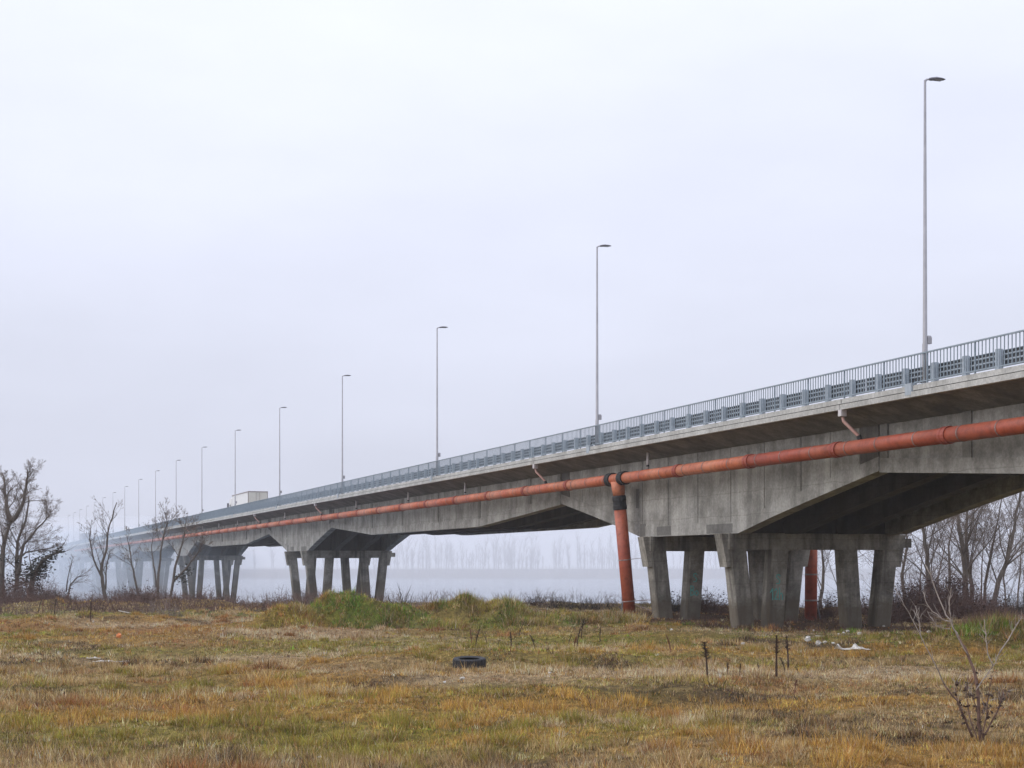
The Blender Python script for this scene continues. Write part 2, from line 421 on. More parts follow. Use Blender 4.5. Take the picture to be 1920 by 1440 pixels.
f2 = ramp(n, l, noise(n, l, 28.0, 4, 0.8), [(0.32, (0.45, 0.45, 0.42)), (0.68, (1.6, 1.55, 1.5))])
l.new(mixc(n, l, 1.0, mixc(n, l, 1.0, at_.outputs[0], f1, 'MULTIPLY'), f2, 'MULTIPLY'), b.inputs['Base Color'])
b.inputs['Roughness'].default_value = 1.0; b.inputs['Specular IOR Level'].default_value = 0.1
bump(n, l, b, noise(n, l, 7, 6, 0.7), 0.8, 0.06)
me.materials.append(m)
tag(place('ground', me), 'dry meadow field running to the river bank and far shore', None, None, 'structure')

# river
m, n, l, b = mat_base('river_water')
b.inputs['Base Color'].default_value = (0.085, 0.11, 0.14, 1)
b.inputs['Roughness'].default_value = 0.12; b.inputs['IOR'].default_value = 1.33
bump(n, l, b, noise(n, l, 0.35, 6, 0.65, stretch=(0.3, 1.4, 1)), 0.6, 0.25)
g = G(); g.poly([(-1390,101,WATER),(990,101,WATER),(990,665,WATER),(-1390,665,WATER)], [(0,1,2,3)])
tag(g.obj('river_water', m), 'calm pale grey river beyond the field', None, None, 'structure')

# ------------------------------------------------------------------ grass (uncountable: one object)
# trampled round the rubbish: no tall tufts where it lies
CLEAR = [(on_ground(px, py), r_) for px, py, r_ in ((880,1246,0.75),(1598,1215,0.9),(1515,1209,0.5),(1534,1213,0.5),(1547,1208,0.4),(1562,1211,0.4),(223,1204,0.5),
         (212,1228,0.8),(176,1228,0.5),(866,1281,0.4),(834,1287,0.3),(1393,1218,0.4),(1613,1191,0.5),(1585,1193,0.6),(1537,1192,0.5),(1245,1180,0.4),(1259,1185,0.4))]
def build_grass():
    bl_p, bl_h, bl_w, bl_lean, bl_c = [], [], [], [], []
    zones = [(14, 26, 62, 15, 0.0105, 0), (26, 42, 36, 14, 0.014, 0), (42, 66, 18, 12, 0.020, 0), (66, 112, 8.0, 11, 0.030, 0),
             (14, 26, 70, 9, 0.013, 1), (26, 42, 44, 8, 0.018, 1), (42, 66, 24, 7, 0.028, 1), (66, 112, 9, 7, 0.042, 1),
             (61, 71, 66, 14, 0.020, 2), (50, 54, 40, 12, 0.018, 3),
             (15, 30, 1.9, 13, 0.011, 4), (30, 50, 1.4, 12, 0.016, 4), (50, 92, 0.45, 11, 0.026, 4)]
    for y0, y1, dens, per, wd, mode in zones:
        half1 = 11.5 if mode in (2, 3) else 0.345*y1 + 3
        nt_ = int(dens*2*half1*(y1-y0))
        x = rng.uniform(-half1, half1, nt_); y = rng.uniform(y0, y1, nt_)
        if mode == 2: x = -3.0 + x*0.8
        if mode == 3: x = 15.5 + x*0.25
        ck = None
        if mode == 4:
            nn = 26
            big = rng.uniform(0.10, 0.45, nt_); Wc = patch_weights(x, y)**1.5; Wc[:,6] *= 0.4; Wc /= Wc.sum(1, keepdims=True); ckind = (rng.random(nt_)[:,None] > Wc.cumsum(1)).sum(1).clip(0, 6); cb = rng.uniform(0.75, 1.4, nt_)
            thin = rng.random(nt_) < np.clip(3.2*(fbm(x*0.7, y*1.2, 5.5, 980, 3)-0.36), 0.03, 1); x, y, big, ckind, cb = x[thin], y[thin], big[thin], ckind[thin], cb[thin]
            x = np.repeat(x, nn); y = np.repeat(y, nn); big = np.repeat(big, nn); ck = np.repeat(ckind, nn); cb = np.repeat(cb, nn)
            aa = rng.uniform(0, 2*math.pi, len(x)); rr = np.sqrt(rng.random(len(x)))*big
            x = x + np.cos(aa)*rr; y = y + np.sin(aa)*rr*0.8; ch = (0.14+0.45*big)*(1.1-0.6*(rr/big)**2); nt_ = len(x)
        keep = np.abs(x) < 0.345*y + 3
        c = crest(x); keep &= y < c+7
        dn = fbm(x, y*1.2, 1.7, 900, 3); dn2 = fbm(x*0.7, y*1.2, 5.0, 930, 3)
        if mode == 0: keep &= rng.random(nt_) < np.clip(0.42 + 2.8*(dn-0.42) + 1.5*(dn2-0.5), 0.10, 1)
        if mode in (0, 4):
            for q, r_ in CLEAR:
                keep &= ((x-q.x)/r_)**2 + ((y-q.y+0.5*r_)/(1.7*r_))**2 > 1
        x, y = x[keep], y[keep]
        if mode == 4: ck, cb, ch = ck[keep], cb[keep], ch[keep]
        if mode in (2, 3):
            hb = sum(bh*np.exp(-((x-bx)/rx)**2-((y-by)/ry)**2) for bx, by, bh, rx, ry in BUMPS)
            k2 = (hb > 0.12) & (rng.random(len(x)) < np.clip(3*(fbm(x, y, 0.9, 640, 2)-0.25), 0, 1)); x, y = x[k2], y[k2]
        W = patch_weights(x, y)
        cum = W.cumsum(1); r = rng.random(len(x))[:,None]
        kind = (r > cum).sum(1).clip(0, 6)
        if mode == 4: kind = np.where(rng.random(len(x)) < 0.8, ck, kind)
        hgt = 0.07 + 0.21*np.clip(fbm(x*0.8, y*1.1, 3.2, 500, 3)-0.36, 0, 1) + 0.20*np.clip(fbm(x, y, 1.2, 530, 2)-0.58, 0, 1)
        hgt *= np.array([1.0,1.15,1.05,0.95,0.7,0.95,0.8])[kind]
        hgt += (0.06+0.5*np.clip(fbm(x, y, 0.8, 560, 2)-0.45, 0, 1))*smooth(61,63.5,y)*smooth(70,68,y)*smooth(2.5,0,x)*smooth(-11,-9,x)
        if mode == 1: hgt = np.full(len(x), 0.055)
        if mode == 4: hgt = ch*0.78
        if mode in (2, 3): hgt = 0.08 + 0.75*np.clip(fbm(x, y, 0.7, 660, 2)-0.34, 0, 1)
        hgt *= rng.uniform(0.7, 1.3, len(x))
        tb = np.clip(rng.normal(1.0, 0.36, len(x)), 0.3, 1.9)*(0.35+1.3*fbm(x, y*1.3, 0.9, 940, 2))
        if mode == 4: tb = cb*rng.uniform(0.8, 1.2, len(x))
        t = np.repeat(np.arange(len(x)), per)
        n_ = len(t)
        ang = rng.uniform(0, 2*math.pi, n_); rad = rng.random(n_)**0.7*((0.03+0.35*hgt[t]) if mode != 1 else 0.13)
        px = x[t] + np.cos(ang)*rad; py = y[t] + np.sin(ang)*rad
        pz = ground_z(px, py) - 0.015
        h = hgt[t]*rng.uniform(0.5, 1.25, n_)
        lean = h*rng.uniform(0.05, 0.85, n_)
        la = ang + rng.normal(0, 0.7, n_)
        col = PAL[kind[t]]*(rng.uniform(0.5, 1.4, (n_,1)) if mode != 1 else rng.uniform(0.35, 1.2, (n_,1)))*tb[t][:,None] + rng.normal(0, 0.012, (n_,3))
        # some blades take a neighbour tone
        sw = rng.random(n_) < 0.22
        col[sw] = PAL[rng.integers(0, 4, sw.sum())]*rng.uniform(0.7, 1.2, (sw.sum(),1))
        bl_p.append(np.stack([px,py,pz],1)); bl_h.append(h); bl_w.append(np.full(n_, wd)*rng.uniform(0.5,1.3,n_))
        bl_lean.append(np.stack([np.cos(la)*lean, np.sin(la)*lean],1)); bl_c.append(np.clip(col,0.008,0.7))
    P = np.concatenate(bl_p); Hh = np.concatenate(bl_h); Wd = np.concatenate(bl_w); L = np.concatenate(bl_lean); C = np.concatenate(bl_c)
    n_ = len(P)
    a = rng.uniform(0, 2*math.pi, n_)
    dx = np.stack([np.cos(a)*Wd, np.sin(a)*Wd, np.zeros(n_)],1)*0.5
    tip = P + np.stack([L[:,0], L[:,1], np.sqrt(np.maximum(Hh**2-0.5*(L**2).sum(1), 0.0004))],1)
    V = np.stack([P-dx, P+dx, tip],1).reshape(-1,3)
    me = bpy.data.meshes.new('meadow_grass')
    me.vertices.add(3*n_); me.vertices.foreach_set('co', V.ravel())
    me.loops.add(3*n_); me.loops.foreach_set('vertex_index', np.arange(3*n_))
    me.polygons.add(n_); me.polygons.foreach_set('loop_start', np.arange(0, 3*n_, 3))
    me.update()
    ca = me.color_attributes.new('Col', 'FLOAT_COLOR', 'POINT')
    cc = np.repeat(np.concatenate([C, np.ones((n_,1))],1), 3, 0).astype(np.float32)
    ca.data.foreach_set('color', cc.ravel())
    m, n, l, b = mat_base('grass_blades')
    at_ = n.new('ShaderNodeVertexColor'); at_.layer_name = 'Col'
    l.new(at_.outputs[0], b.inputs['Base Color']); b.inputs['Roughness'].default_value = 0.9
    b.inputs['Specular IOR Level'].default_value = 0.15
    me.materials.append(m)
    tag(place('meadow_grass', me), 'dry tan and green meadow grass covering the field', 'grass', None, 'stuff')
    print('grass blades', n_)
build_grass()

# ------------------------------------------------------------------ the bridge  (local x = across v, local y = along u)
TH = math.atan(1012/F)
ST, CT = math.sin(TH), math.cos(TH)
def bw(u, v, z): return Vector((v*CT-u*ST, v*ST+u*CT, z))
bridge = empty('bridge', (0,0,0), TH)
tag(bridge, 'long grey concrete road bridge on V-legged piers crossing into fog', 'bridge')
SPAN = 90.0; P0 = 65.0; NP = 11
VN, VF = 30.1, 38.1                # outer girder faces
EDGE, EDGF = 28.6, 39.6            # deck edges
Z_ = lambda r: r + H
TOP = Z_(5.05)
ks = list(range(-1, NP))
GV = [(VN, VN+0.5), (32.6, 33.05), (35.15, 35.6), (VF-0.5, VF)]

# girder outlines: bottom height along u, relative to pier centre
def pier_bottom(u):
    a = abs(u)
    if a <= 5.1: return Z_(1.29)
    return Z_(1.29 + (3.28-1.29)*((a-5.1)/10.9)**0.93)
def span_bottom(u):  # u from the joint, 0..58
    a = min(u, 58-u)
    if a >= 14.8: return Z_(2.35)
    return Z_(3.22 - 0.87*a/14.8)
def strip(us, bot, lo, hi, x0, x1, g):
    """wall between bot+lo and either bot+hi (band) or TOP"""
    pts = [(u, bot(u)+lo) for u in us]
    top = [(u, (bot(u)+hi) if hi is not None else TOP) for u in reversed(us)]
    g.prism_yz(pts+top, x0, x1)
pier_us = [-15.97,-13.5,-10.8,-8,-5.1,5.1,8,10.8,13.5,15.97]
span_us = [0.03,14.8,43.2,57.97]
def knots(us, a, b): return [a]+[u for u in us if a+1e-3 < u < b-1e-3]+[b]

def girder_meshes(kind):
    us, bot = (pier_us, pier_bottom) if kind == 'pier' else (span_us, span_bottom)
    g = G(); strip(us, bot, 0.0, None, 0.06, 0.5, g); web = g.mesh(kind+'_web', M['concrete'])
    g = G(); strip(us, bot, -0.004, 0.5, 0.0, 0.56, g); fl = g.mesh(kind+'_flange', M['concrete'])
    return web, fl
pier_web, pier_fl = girder_meshes('pier'); span_web, span_fl = girder_meshes('span')
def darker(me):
    c = me.copy(); c.materials.clear(); c.materials.append(M['concrete_inner_shade']); return c
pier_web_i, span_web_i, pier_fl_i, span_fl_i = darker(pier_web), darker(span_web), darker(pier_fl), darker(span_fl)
# face panels of the outer pier girder, with recessed joints between
edges = [-15.97,-14.7,-12.6,-10.4,-7.4,-4.4,-1.2,1.9,4.9,7.6,10.6,12.8,14.7,15.97]
pier_panels = []
for i in range(len(edges)-1):
    a, c = edges[i]+0.03, edges[i+1]-0.03
    g = G(); strip(knots(pier_us, a, c), pier_bottom, 0.504, None, 0.012+0.004*((i*7)%3), 0.064, g)
    pier_panels.append(g.mesh('web_panel', M['concrete_stain'] if i in (0, len(edges)-2) else M['concrete']))
ribs = [0.28, 5.2, 14.8, 24.2, 33.8, 43.2, 52.8, 57.72]
rib_meshes = []
for r in ribs:
    a, c = r-0.24, r+0.24
    g = G(); strip(knots(span_us, max(a,0.04), min(c,57.96)), span_bottom, 0.502, None, 0.008, 0.064, g)
    rib_meshes.append(g.mesh('web_rib', M['concrete_rib']))
patch_specs = [(-4.6,-2.1,0.03,0.42),(1.6,3.2,0.04,0.45),(4.55,5.15,0.02,0.62),(5.3,5.7,1.4,2.3)]

# deck: slab, kerb, groove strip, lower fascia for each length between joints
def deck_meshes(L):
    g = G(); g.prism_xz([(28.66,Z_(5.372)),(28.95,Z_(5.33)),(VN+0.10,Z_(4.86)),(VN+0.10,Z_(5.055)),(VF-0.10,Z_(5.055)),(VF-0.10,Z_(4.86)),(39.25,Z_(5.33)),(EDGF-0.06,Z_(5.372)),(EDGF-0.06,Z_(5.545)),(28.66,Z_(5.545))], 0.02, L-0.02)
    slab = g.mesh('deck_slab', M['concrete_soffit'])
    out = [('deck_slab', slab)]
    for side, (x0, x1, fx0, fx1, gx0, gx1) in enumerate([(28.6,29.75,28.54,28.72,28.655,28.8),(38.45,39.6,39.48,39.66,39.4,39.545)]):
        g = G(); g.box(x0, x1, 0.02, L-0.02, Z_(5.575), Z_(5.74)); out.append(('kerb', g.mesh('kerb', M['concrete_kerb'])))
        g = G(); g.box(fx0, fx1, 0.02, L-0.02, Z_(5.362), Z_(5.54)); out.append(('fascia', g.mesh('fascia', M['concrete_kerb'])))
        g = G(); g.box(gx0, gx1, 0.03, L-0.03, Z_(5.546), Z_(5.574)); out.append(('drip_groove', g.mesh('drip_groove', M['concrete_inner_shade'])))
    g = G(); g.box(29.76, 38.44, 0.02, L-0.02, Z_(5.549), Z_(5.60)); out.append(('carriageway', g.mesh('carriageway', M['asphalt'])))
    return out
deck_pier, deck_span = deck_meshes(32.0), deck_meshes(58.0)

# pier: two trestles of four inclined legs, cap beams, brackets
def leg_mesh(vt0, vt1, vb0, vb1, zb, zt, t=0.72):
    c = 0.06; rings = []
    for z, a, d in ((zb, vb0, vb1), (zt, vt0, vt1)):
        y0, y1 = -t/2, t/2
        rings.append([(a+c,y0,z),(d-c,y0,z),(d,y0+c,z),(d,y1-c,z),(d-c,y1,z),(a+c,y1,z),(a,y1-c,z),(a,y0+c,z)])
    return G().loft(rings)
ZC0, ZC1 = Z_(0.62), Z_(1.31)
ZB = -6.0
def shift(z): return (ZC0-z)/(ZC0-0.0)
legs_top = [(30.05,30.84,+0.36),(32.05,32.82,-0.24),(35.38,36.15,+0.24),(37.36,38.15,-0.36)]
leg_ms = []
for a, c, s in legs_top:
    k = shift(ZB)
    # legs keep their slope down to the footing
    leg_ms.append(leg_mesh(a, c, a+s*k, c+s*k, ZB, ZC0+0.002).mesh('leg', M['concrete_pier']))
g = G(); g.box(29.98, 38.22, -0.40, 0.40, ZC0, ZC1, 0.03); cap_m = g.mesh('cap_beam', M['concrete_pier'])
g = G(); g.loft([[(29.92,-0.34,Z_(-0.12)),(30.5,-0.34,Z_(-0.12)),(30.5,0.34,Z_(-0.12)),(29.92,0.34,Z_(-0.12))],
                 [(29.66,-0.34,Z_(1.28)),(30.2,-0.34,Z_(1.28)),(30.2,0.34,Z_(1.28)),(29.66,0.34,Z_(1.28))]])
brk_n = g.mesh('bracket', M['concrete_pier'])
g = G(); g.loft([[(37.7,-0.34,Z_(-0.12)),(38.28,-0.34,Z_(-0.12)),(38.28,0.34,Z_(-0.12)),(37.7,0.34,Z_(-0.12))],
                 [(38.0,-0.34,Z_(1.28)),(38.54,-0.34,Z_(1.28)),(38.54,0.34,Z_(1.28)),(38.0,0.34,Z_(1.28))]])
brk_f = g.mesh('bracket', M['concrete_pier'])
g = G(); g.box(38.3, 38.86, -0.3, 0.3, Z_(0.72), Z_(1.12), 0.02); stub_m = g.mesh('end_stub', M['concrete_pier'])
g = G(); g.box(VN+0.3, VF-0.3, -0.2, 0.2, Z_(3.4), TOP-0.01); dia_m = g.mesh('cross_beam', M['concrete_inner_shade'])
g = G(); g.box(VN+0.56, VF-0.56, -0.25, 0.25, Z_(1.32), TOP-0.01); dia_p = g.mesh('cross_beam', M['concrete_inner_shade'])

# teal spray marks on the legs
def strokes(chars, x, z, s, y, wd=0.045):
    g = G()
    for poly in chars:
        for (a, c), (d, e) in zip(poly[:-1], poly[1:]):
            p = Vector((x+a*s, 0, z+c*s)); q = Vector((x+d*s, 0, z+e*s)); t = (q-p)
            if t.length < 1e-6: continue
            t.normalize(); nrm = Vector((-t.z, 0, t.x))*wd/2; p = p-t*wd*0.3; q = q+t*wd*0.3
            c0 = [p-nrm, q-nrm, q+nrm, p+nrm]
            g.poly([(v.x,y,v.z) for v in c0]+[(v.x,y-0.004,v.z) for v in c0], [(0,1,2,3),(7,6,5,4),(0,4,5,1),(1,5,6,2),(2,6,7,3),(3,7,4,0)])
    return g
CH = {'S':[[(0.9,1.6),(0.6,1.9),(0.2,1.8),(0.1,1.4),(0.5,1.05),(0.85,0.7),(0.7,0.2),(0.1,0.15)]],
      'B':[[(0.1,0),(0.1,1.8),(0.6,1.7),(0.7,1.3),(0.15,1.0),(0.7,0.8),(0.75,0.25),(0.1,0)]],
      'o':[[(1.2,0.9),(0.95,0.6),(1.0,0.15),(1.35,0.05),(1.6,0.4),(1.5,0.8),(1.2,0.9)]],
      '1':[[(-0.3,1.1),(0.1,1.7),(0.1,0)]],
      '2':[[(0.4,1.4),(0.7,1.7),(0.95,1.3),(0.45,0.1),(1.0,0.1)]],
      'h':[[(1.25,1.8),(1.25,0)],[(1.25,0.8),(1.6,1.0),(1.75,0.7),(1.75,0)]]}

for k in ks:
    uc = P0 + k*SPAN
    # pier girders and the drop-in span beyond
    for gi, (v0, v1) in enumerate(GV):
        outer = gi in (0, 3)
        near = gi == 0
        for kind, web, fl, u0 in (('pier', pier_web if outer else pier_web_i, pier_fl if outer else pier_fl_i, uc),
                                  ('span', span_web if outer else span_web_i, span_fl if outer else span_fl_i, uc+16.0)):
            if k == ks[-1] and kind == 'span': continue
            gobj = place(kind+'_girder', web, bridge, (v0, u0, 0))
            place('bottom_flange', fl, gobj)
            if near and k <= 5:
                for me_ in (pier_panels if kind == 'pier' else rib_meshes):
                    place('web_panel' if kind == 'pier' else 'web_rib', me_, gobj)
            if near and kind == 'pier' and k in (0, 1):
                for a, c, z0, z1 in patch_specs:
                    g = G()
                    if abs(a) < 5.1 and abs(c) < 5.2: g.box(-0.006, 0.03, a, c, Z_(1.29)+z0, Z_(1.29)+z1)
                    else: g.box(0.012, 0.05, a, c, Z_(1.29)+z0, Z_(1.29)+z1)
                    g.obj('repair_patch', M['patch'], gobj)
    for nm, me_ in deck_pier: place(nm, me_, bridge, (0, uc-16, 0))
    if k != ks[-1]:
        for nm, me_ in deck_span: place(nm, me_, bridge, (0, uc+16, 0))
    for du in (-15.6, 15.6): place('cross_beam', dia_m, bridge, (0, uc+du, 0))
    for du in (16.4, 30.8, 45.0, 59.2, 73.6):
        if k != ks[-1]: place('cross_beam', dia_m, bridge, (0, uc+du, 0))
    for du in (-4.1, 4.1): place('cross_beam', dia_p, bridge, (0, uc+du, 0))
    pier = empty('pier', (0, uc, 0), 0, bridge)
    for du in (-4.1, 4.1):
        place('cap_beam', cap_m, pier, (0, du, 0))
        for lm in leg_ms: place('leg', lm, pier, (0, du, 0))
        place('bracket', brk_n, pier, (0, du, 0)); place('bracket', brk_f, pier, (0, du, 0)); place('end_stub', stub_m, pier, (0, du, 0))
    if k == 0:
        tag(strokes(CH['S'], 32.2, 1.75, 0.22, 4.1-0.362).obj('graffiti', M['paint_teal'], pier), 'faded teal spray-painted S')
        tag(strokes(CH['B']+CH['o'], 32.05, 1.12, 0.26, 4.1-0.362).obj('graffiti', M['paint_teal'], pier), 'faded teal spray-painted Bo')
        tag(strokes(CH['S'], 32.2, 1.75, 0.22, -4.1-0.362).obj('graffiti', M['paint_teal'], pier), 'faded teal spray-painted S')
        tag(strokes(CH['1']+CH['2']+CH['h'], 32.02, 1.10, 0.28, -4.1-0.362).obj('graffiti', M['paint_teal'], pier), 'faded teal spray-painted 12h')

U_END = P0 + (NP-1)*SPAN + 16
# ------------------------------------------------------------------ railing on the near edge
RV = 28.72
rail = empty('bridge_railing', bw(0, 0, 0), TH)
tag(rail, 'grey steel pedestrian railing with vertical bars along bridge edge', 'railing')
zb, zt = Z_(5.74), Z_(6.76)
joints = sorted([P0+k*SPAN+s for k in ks for s in (-16, 16)])
seg = [-20.0]+[j for j in joints if j > -20]+[U_END]
for a, c in zip(seg[:-1], seg[1:]):
    if c-a < 0.5: continue
    G().box(RV-0.03, RV+0.03, a+0.03, c-0.03, zt-0.045, zt).obj('top_rail', M['rail_steel'], rail)
    G().box(RV-0.02, RV+0.02, a+0.03, c-0.03, zb+0.085, zb+0.115).obj('bottom_rail', M['rail_steel'], rail)
bal_m = G().box(RV-0.0125, RV+0.0125, -0.0125, 0.0125, zb+0.116, zt-0.046).mesh('baluster', M['rail_steel'])
post_m = G().box(RV-0.025, RV+0.025, -0.02, 0.02, zb, zt-0.046).mesh('post', M['rail_steel'])
SP = 0.182
us_b, us_p = [], []
i = 0; u = -19.8
while u < U_END-0.3:
    (us_p if i % 14 == 0 else us_b).append(u); i += 1; u += SP
START = 38.0
near_b = [q for q in us_b if q >= START][:300]; near_p = [q for q in us_p if q >= START][:300]
for q in near_b: place('baluster', bal_m, rail, (0, q, 0))
for q in near_p: place('post', post_m, rail, (0, q, 0))
def joined(name, us, w2, v2, z0, z1, mat, parent):
    us = np.array(us); n_ = len(us)
    base = np.array([(RV-v2,-w2,z0),(RV+v2,-w2,z0),(RV+v2,w2,z0),(RV-v2,w2,z0),(RV-v2,-w2,z1),(RV+v2,-w2,z1),(RV+v2,w2,z1),(RV-v2,w2,z1)])
    V = np.repeat(base[None], n_, 0); V[:,:,1] += us[:,None]
    q = np.array([(0,1,5,4),(1,2,6,5),(2,3,7,6),(3,0,4,7)])
    Q = (q[None]+8*np.arange(n_)[:,None,None]).reshape(-1,4)
    me = mesh(name, V.reshape(-1,3), [tuple(f) for f in Q.tolist()], mat)
    return tag(place(name, me, parent), None, None, None, 'stuff')
sb, sp_ = set(near_b), set(near_p)
joined('baluster_row', [q for q in us_b if q not in sb], 0.0125, 0.0125, zb+0.116, zt-0.046, M['rail_steel'], rail)
joined('post_row', [q for q in us_p if q not in sp_], 0.022, 0.03, zb, zt-0.046, M['rail_steel'], rail)

# guard rail behind it
guard = empty('guard_rail', bw(0, 0, 0), TH)
tag(guard, 'ribbed steel crash barrier with wide posts behind the railing bars', 'guard rail')
GVv = 29.5
for a, c in zip(seg[:-1], seg[1:]):
    if c-a < 0.5: continue
    back = G().box(GVv+0.075, GVv+0.085, a+0.04, c-0.04, Z_(5.98), Z_(6.47)).obj('beam', M['beam_groove_shade'], guard)
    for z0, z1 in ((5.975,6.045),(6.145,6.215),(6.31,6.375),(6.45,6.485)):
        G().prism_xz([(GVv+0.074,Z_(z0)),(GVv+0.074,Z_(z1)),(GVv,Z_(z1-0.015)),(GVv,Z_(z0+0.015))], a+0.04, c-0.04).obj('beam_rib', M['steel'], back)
gp = G().box(GVv-0.19, GVv-0.015, -0.10, 0.10, Z_(5.742), Z_(6.50), 0.012).box(GVv-0.24, GVv+0.0, -0.13, 0.13, Z_(5.741), Z_(5.765)).mesh('guard_post', M['steel'])
ups = np.arange(-15, U_END, 1.7)
upn = [q for q in ups if q > 37][:300]
for q in upn: place('guard_post', gp, guard, (0, float(q), 0))
sgp = set(upn)
gg = G()
for q in ups:
    if q not in sgp: gg.box(GVv-0.19, GVv-0.015, q-0.10, q+0.10, Z_(5.742), Z_(6.50))
tag(gg.obj('guard_post_row', M['steel'], guard), None, None, None, 'stuff')

# ------------------------------------------------------------------ street lamps
ORD = ['first','second','third','fourth','fifth','sixth','seventh','eighth','ninth','tenth','eleventh','twelfth','thirteenth','fourteenth','fifteenth','sixteenth','seventeenth','eighteenth']
def make_lamp():
    r = empty('street_lamp')
    hp = 9.72
    G().tube([(0,0,0),(0,0,1.3),(0,0,1.32),(0,0,hp)], [0.085,0.085,0.072,0.038], 12).obj('pole', M['pole'], r, smooth=True)
    G().box(-0.16,0.16,-0.16,0.16,0.0,0.03,0.02).obj('base_plate', M['steel'], r)
    a = G().tube([(0,0,hp-0.07),(0.05,0,hp+0.02),(0.20,0,hp+0.055)], [0.035,0.033,0.03], 8).obj('arm', M['pole'], r, smooth=True)
    # flat tapered luminaire pointing over the road
    def ring(x, hw, z0, z1): return [(x,-hw*0.8,z0),(x,hw*0.8,z0),(x,hw,(z0+z1)/2),(x,hw*0.55,z1),(x,-hw*0.55,z1),(x,-hw,(z0+z1)/2)]
    z = hp
    hd = G().loft([ring(0.14,0.04,z+0.02,z+0.075),ring(0.22,0.07,z+0.015,z+0.10),ring(0.40,0.105,z+0.04,z+0.13),ring(0.60,0.105,z+0.05,z+0.12),ring(0.72,0.07,z+0.07,z+0.10)]).obj('lamp_head', M['lamp_head'], r)
    G().box(0.36,0.60,-0.07,0.07,z+0.030,z+0.048).obj('lens', M['lamp_glass'], hd)
    jb = G().loft([[(0.06,-0.07,1.30),(0.21,-0.07,1.30),(0.21,0.07,1.30),(0.06,0.07,1.30)],[(0.06,-0.07,1.50),(0.21,-0.07,1.50),(0.21,0.07,1.50),(0.06,0.07,1.50)],
              [(0.085,-0.05,1.56),(0.185,-0.05,1.56),(0.185,0.05,1.56),(0.085,0.05,1.56)]]).obj('junction_box', M['pole'], r)
    G().box(-0.30,-0.06,0.34,0.72,-0.30,0.07,0.02).obj('cable_box', M['steel'], r)
    G().tube([(-0.15,0.5,0.06),(-0.12,0.42,0.22),(-0.05,0.25,0.12),(0,0.1,0.03)], 0.018, 6).obj('cable', M['rubber'], r)
    return r
lamp = make_lamp()
for i in range(18):
    o = lamp if i == 0 else copy_tree(lamp)
    o.location = bw(44.2+28.3*i, 28.83, Z_(5.742)); o.rotation_euler = (0, 0, TH)
    lab = {0:'tall grey street lamp nearest the camera, rightmost of the row on the bridge'}.get(i, ORD[i]+' street lamp from the right in the row along the bridge')
    tag(o, lab, 'street lamp', 'street lamps along the bridge')

# ------------------------------------------------------------------ drain pipe under the near overhang
PV, PZ = 29.15, Z_(4.07)
pipe = empty('drain_pipe', bw(0,0,0), TH)
tag(pipe, 'long orange drain pipe slung along the near side of the bridge', 'pipe')
TEE = 70.45
PL = 6.75
starts = [TEE + PL*k for k in range(-14, 64)]
def ring_pts(u, r, sides=16): return [(PV+r*math.cos(2*math.pi*i/sides), u, PZ+r*math.sin(2*math.pi*i/sides)) for i in range(sides)]
pm = G().loft([[(0.255*math.cos(2*math.pi*i/16), y, 0.255*math.sin(2*math.pi*i/16)) for i in range(16)] for y in (0.0, PL)]).mesh('pipe_length', M['pipe'], True)
pmr = pm.copy(); pmr.materials.clear(); pmr.materials.append(M['pipe_red'])
def collar_mesh(r, w_, mat):
    prof = [(-w_/2,0.25),(-w_/2,r),(-w_/6,r),(-w_/6+0.02,r-0.02),(w_/6-0.02,r-0.02),(w_/6,r),(w_/2,r),(w_/2,0.25)]
    return G().loft([[(q*math.cos(2*math.pi*i/18), y, q*math.sin(2*math.pi*i/18)) for i in range(18)] for y, q in prof]).mesh('collar', mat)
col_m = collar_mesh(0.288, 0.36, M['collar']); rub_m = collar_mesh(0.325, 0.5, M['rubber'])
strap_m = G().loft([[(q*math.cos(2*math.pi*i/18), y, q*math.sin(2*math.pi*i/18)) for i in range(18)] for y, q in ((-0.02,0.25),(-0.02,0.266),(0.02,0.266),(0.02,0.25))]).mesh('strap', M['strap'])
hang_m = G().tube([(0.25,0,0.0),(0.6,0,0.02),(0.97,0,0.02)], 0.02, 5).mesh('hanger', M['strap'])
for k, s in enumerate(starts):
    if s > 495: break
    red = s + PL < 59
    place('pipe_length', pmr if red else pm, pipe, (PV, s, PZ))
    if abs(s-TEE) > 0.1: place('collar', col_m, pipe, (PV, s, PZ))
    for t in (1.6, 3.9, 5.9):
        if abs(s+t-TEE) > 1: 
            sobj = place('strap', strap_m, pipe, (PV, s+t, PZ)); place('hanger', hang_m, sobj)
# tee with rubber couplings and the inclined downpipe
place('rubber_coupling', rub_m, pipe, (PV, TEE+1.0, PZ)); place('rubber_coupling', rub_m, pipe, (PV, TEE-0.55, PZ))
dz = PZ - 0.05
down_top = Vector((PV, TEE+0.2, PZ-0.12)); down_bot = Vector((PV+0.66, TEE+0.2, -0.25))
def along(t): return down_top.lerp(down_bot, t)
G().tube([down_top, along(0.06), along(0.10)], [0.34,0.31,0.275], 16).obj('tee_branch', M['pipe'], pipe, smooth=True)
G().tube([along(0.10), along(0.11), along(0.135), along(0.14), along(0.165), along(0.17), along(0.195), along(0.20)], [0.30,0.335,0.335,0.318,0.318,0.335,0.335,0.30], 18).obj('rubber_sleeve', M['rubber'], pipe)
dp = G().tube([along(0.19), along(1.0)], [0.30,0.30], 18).obj('downpipe', M['pipe_red'], pipe, smooth=True)
for t in (0.55, 0.84): G().tube([along(t-0.004), along(t), along(t+0.004)], [0.306,0.318,0.306], 18).obj('clamp', M['strap'], dp)
G().tube([along(0.84)+Vector((-0.28,0,0)), (down_bot.x-0.55, down_bot.y, -0.2)], 0.03, 6).obj('prop', M['lamp_head'], pipe)
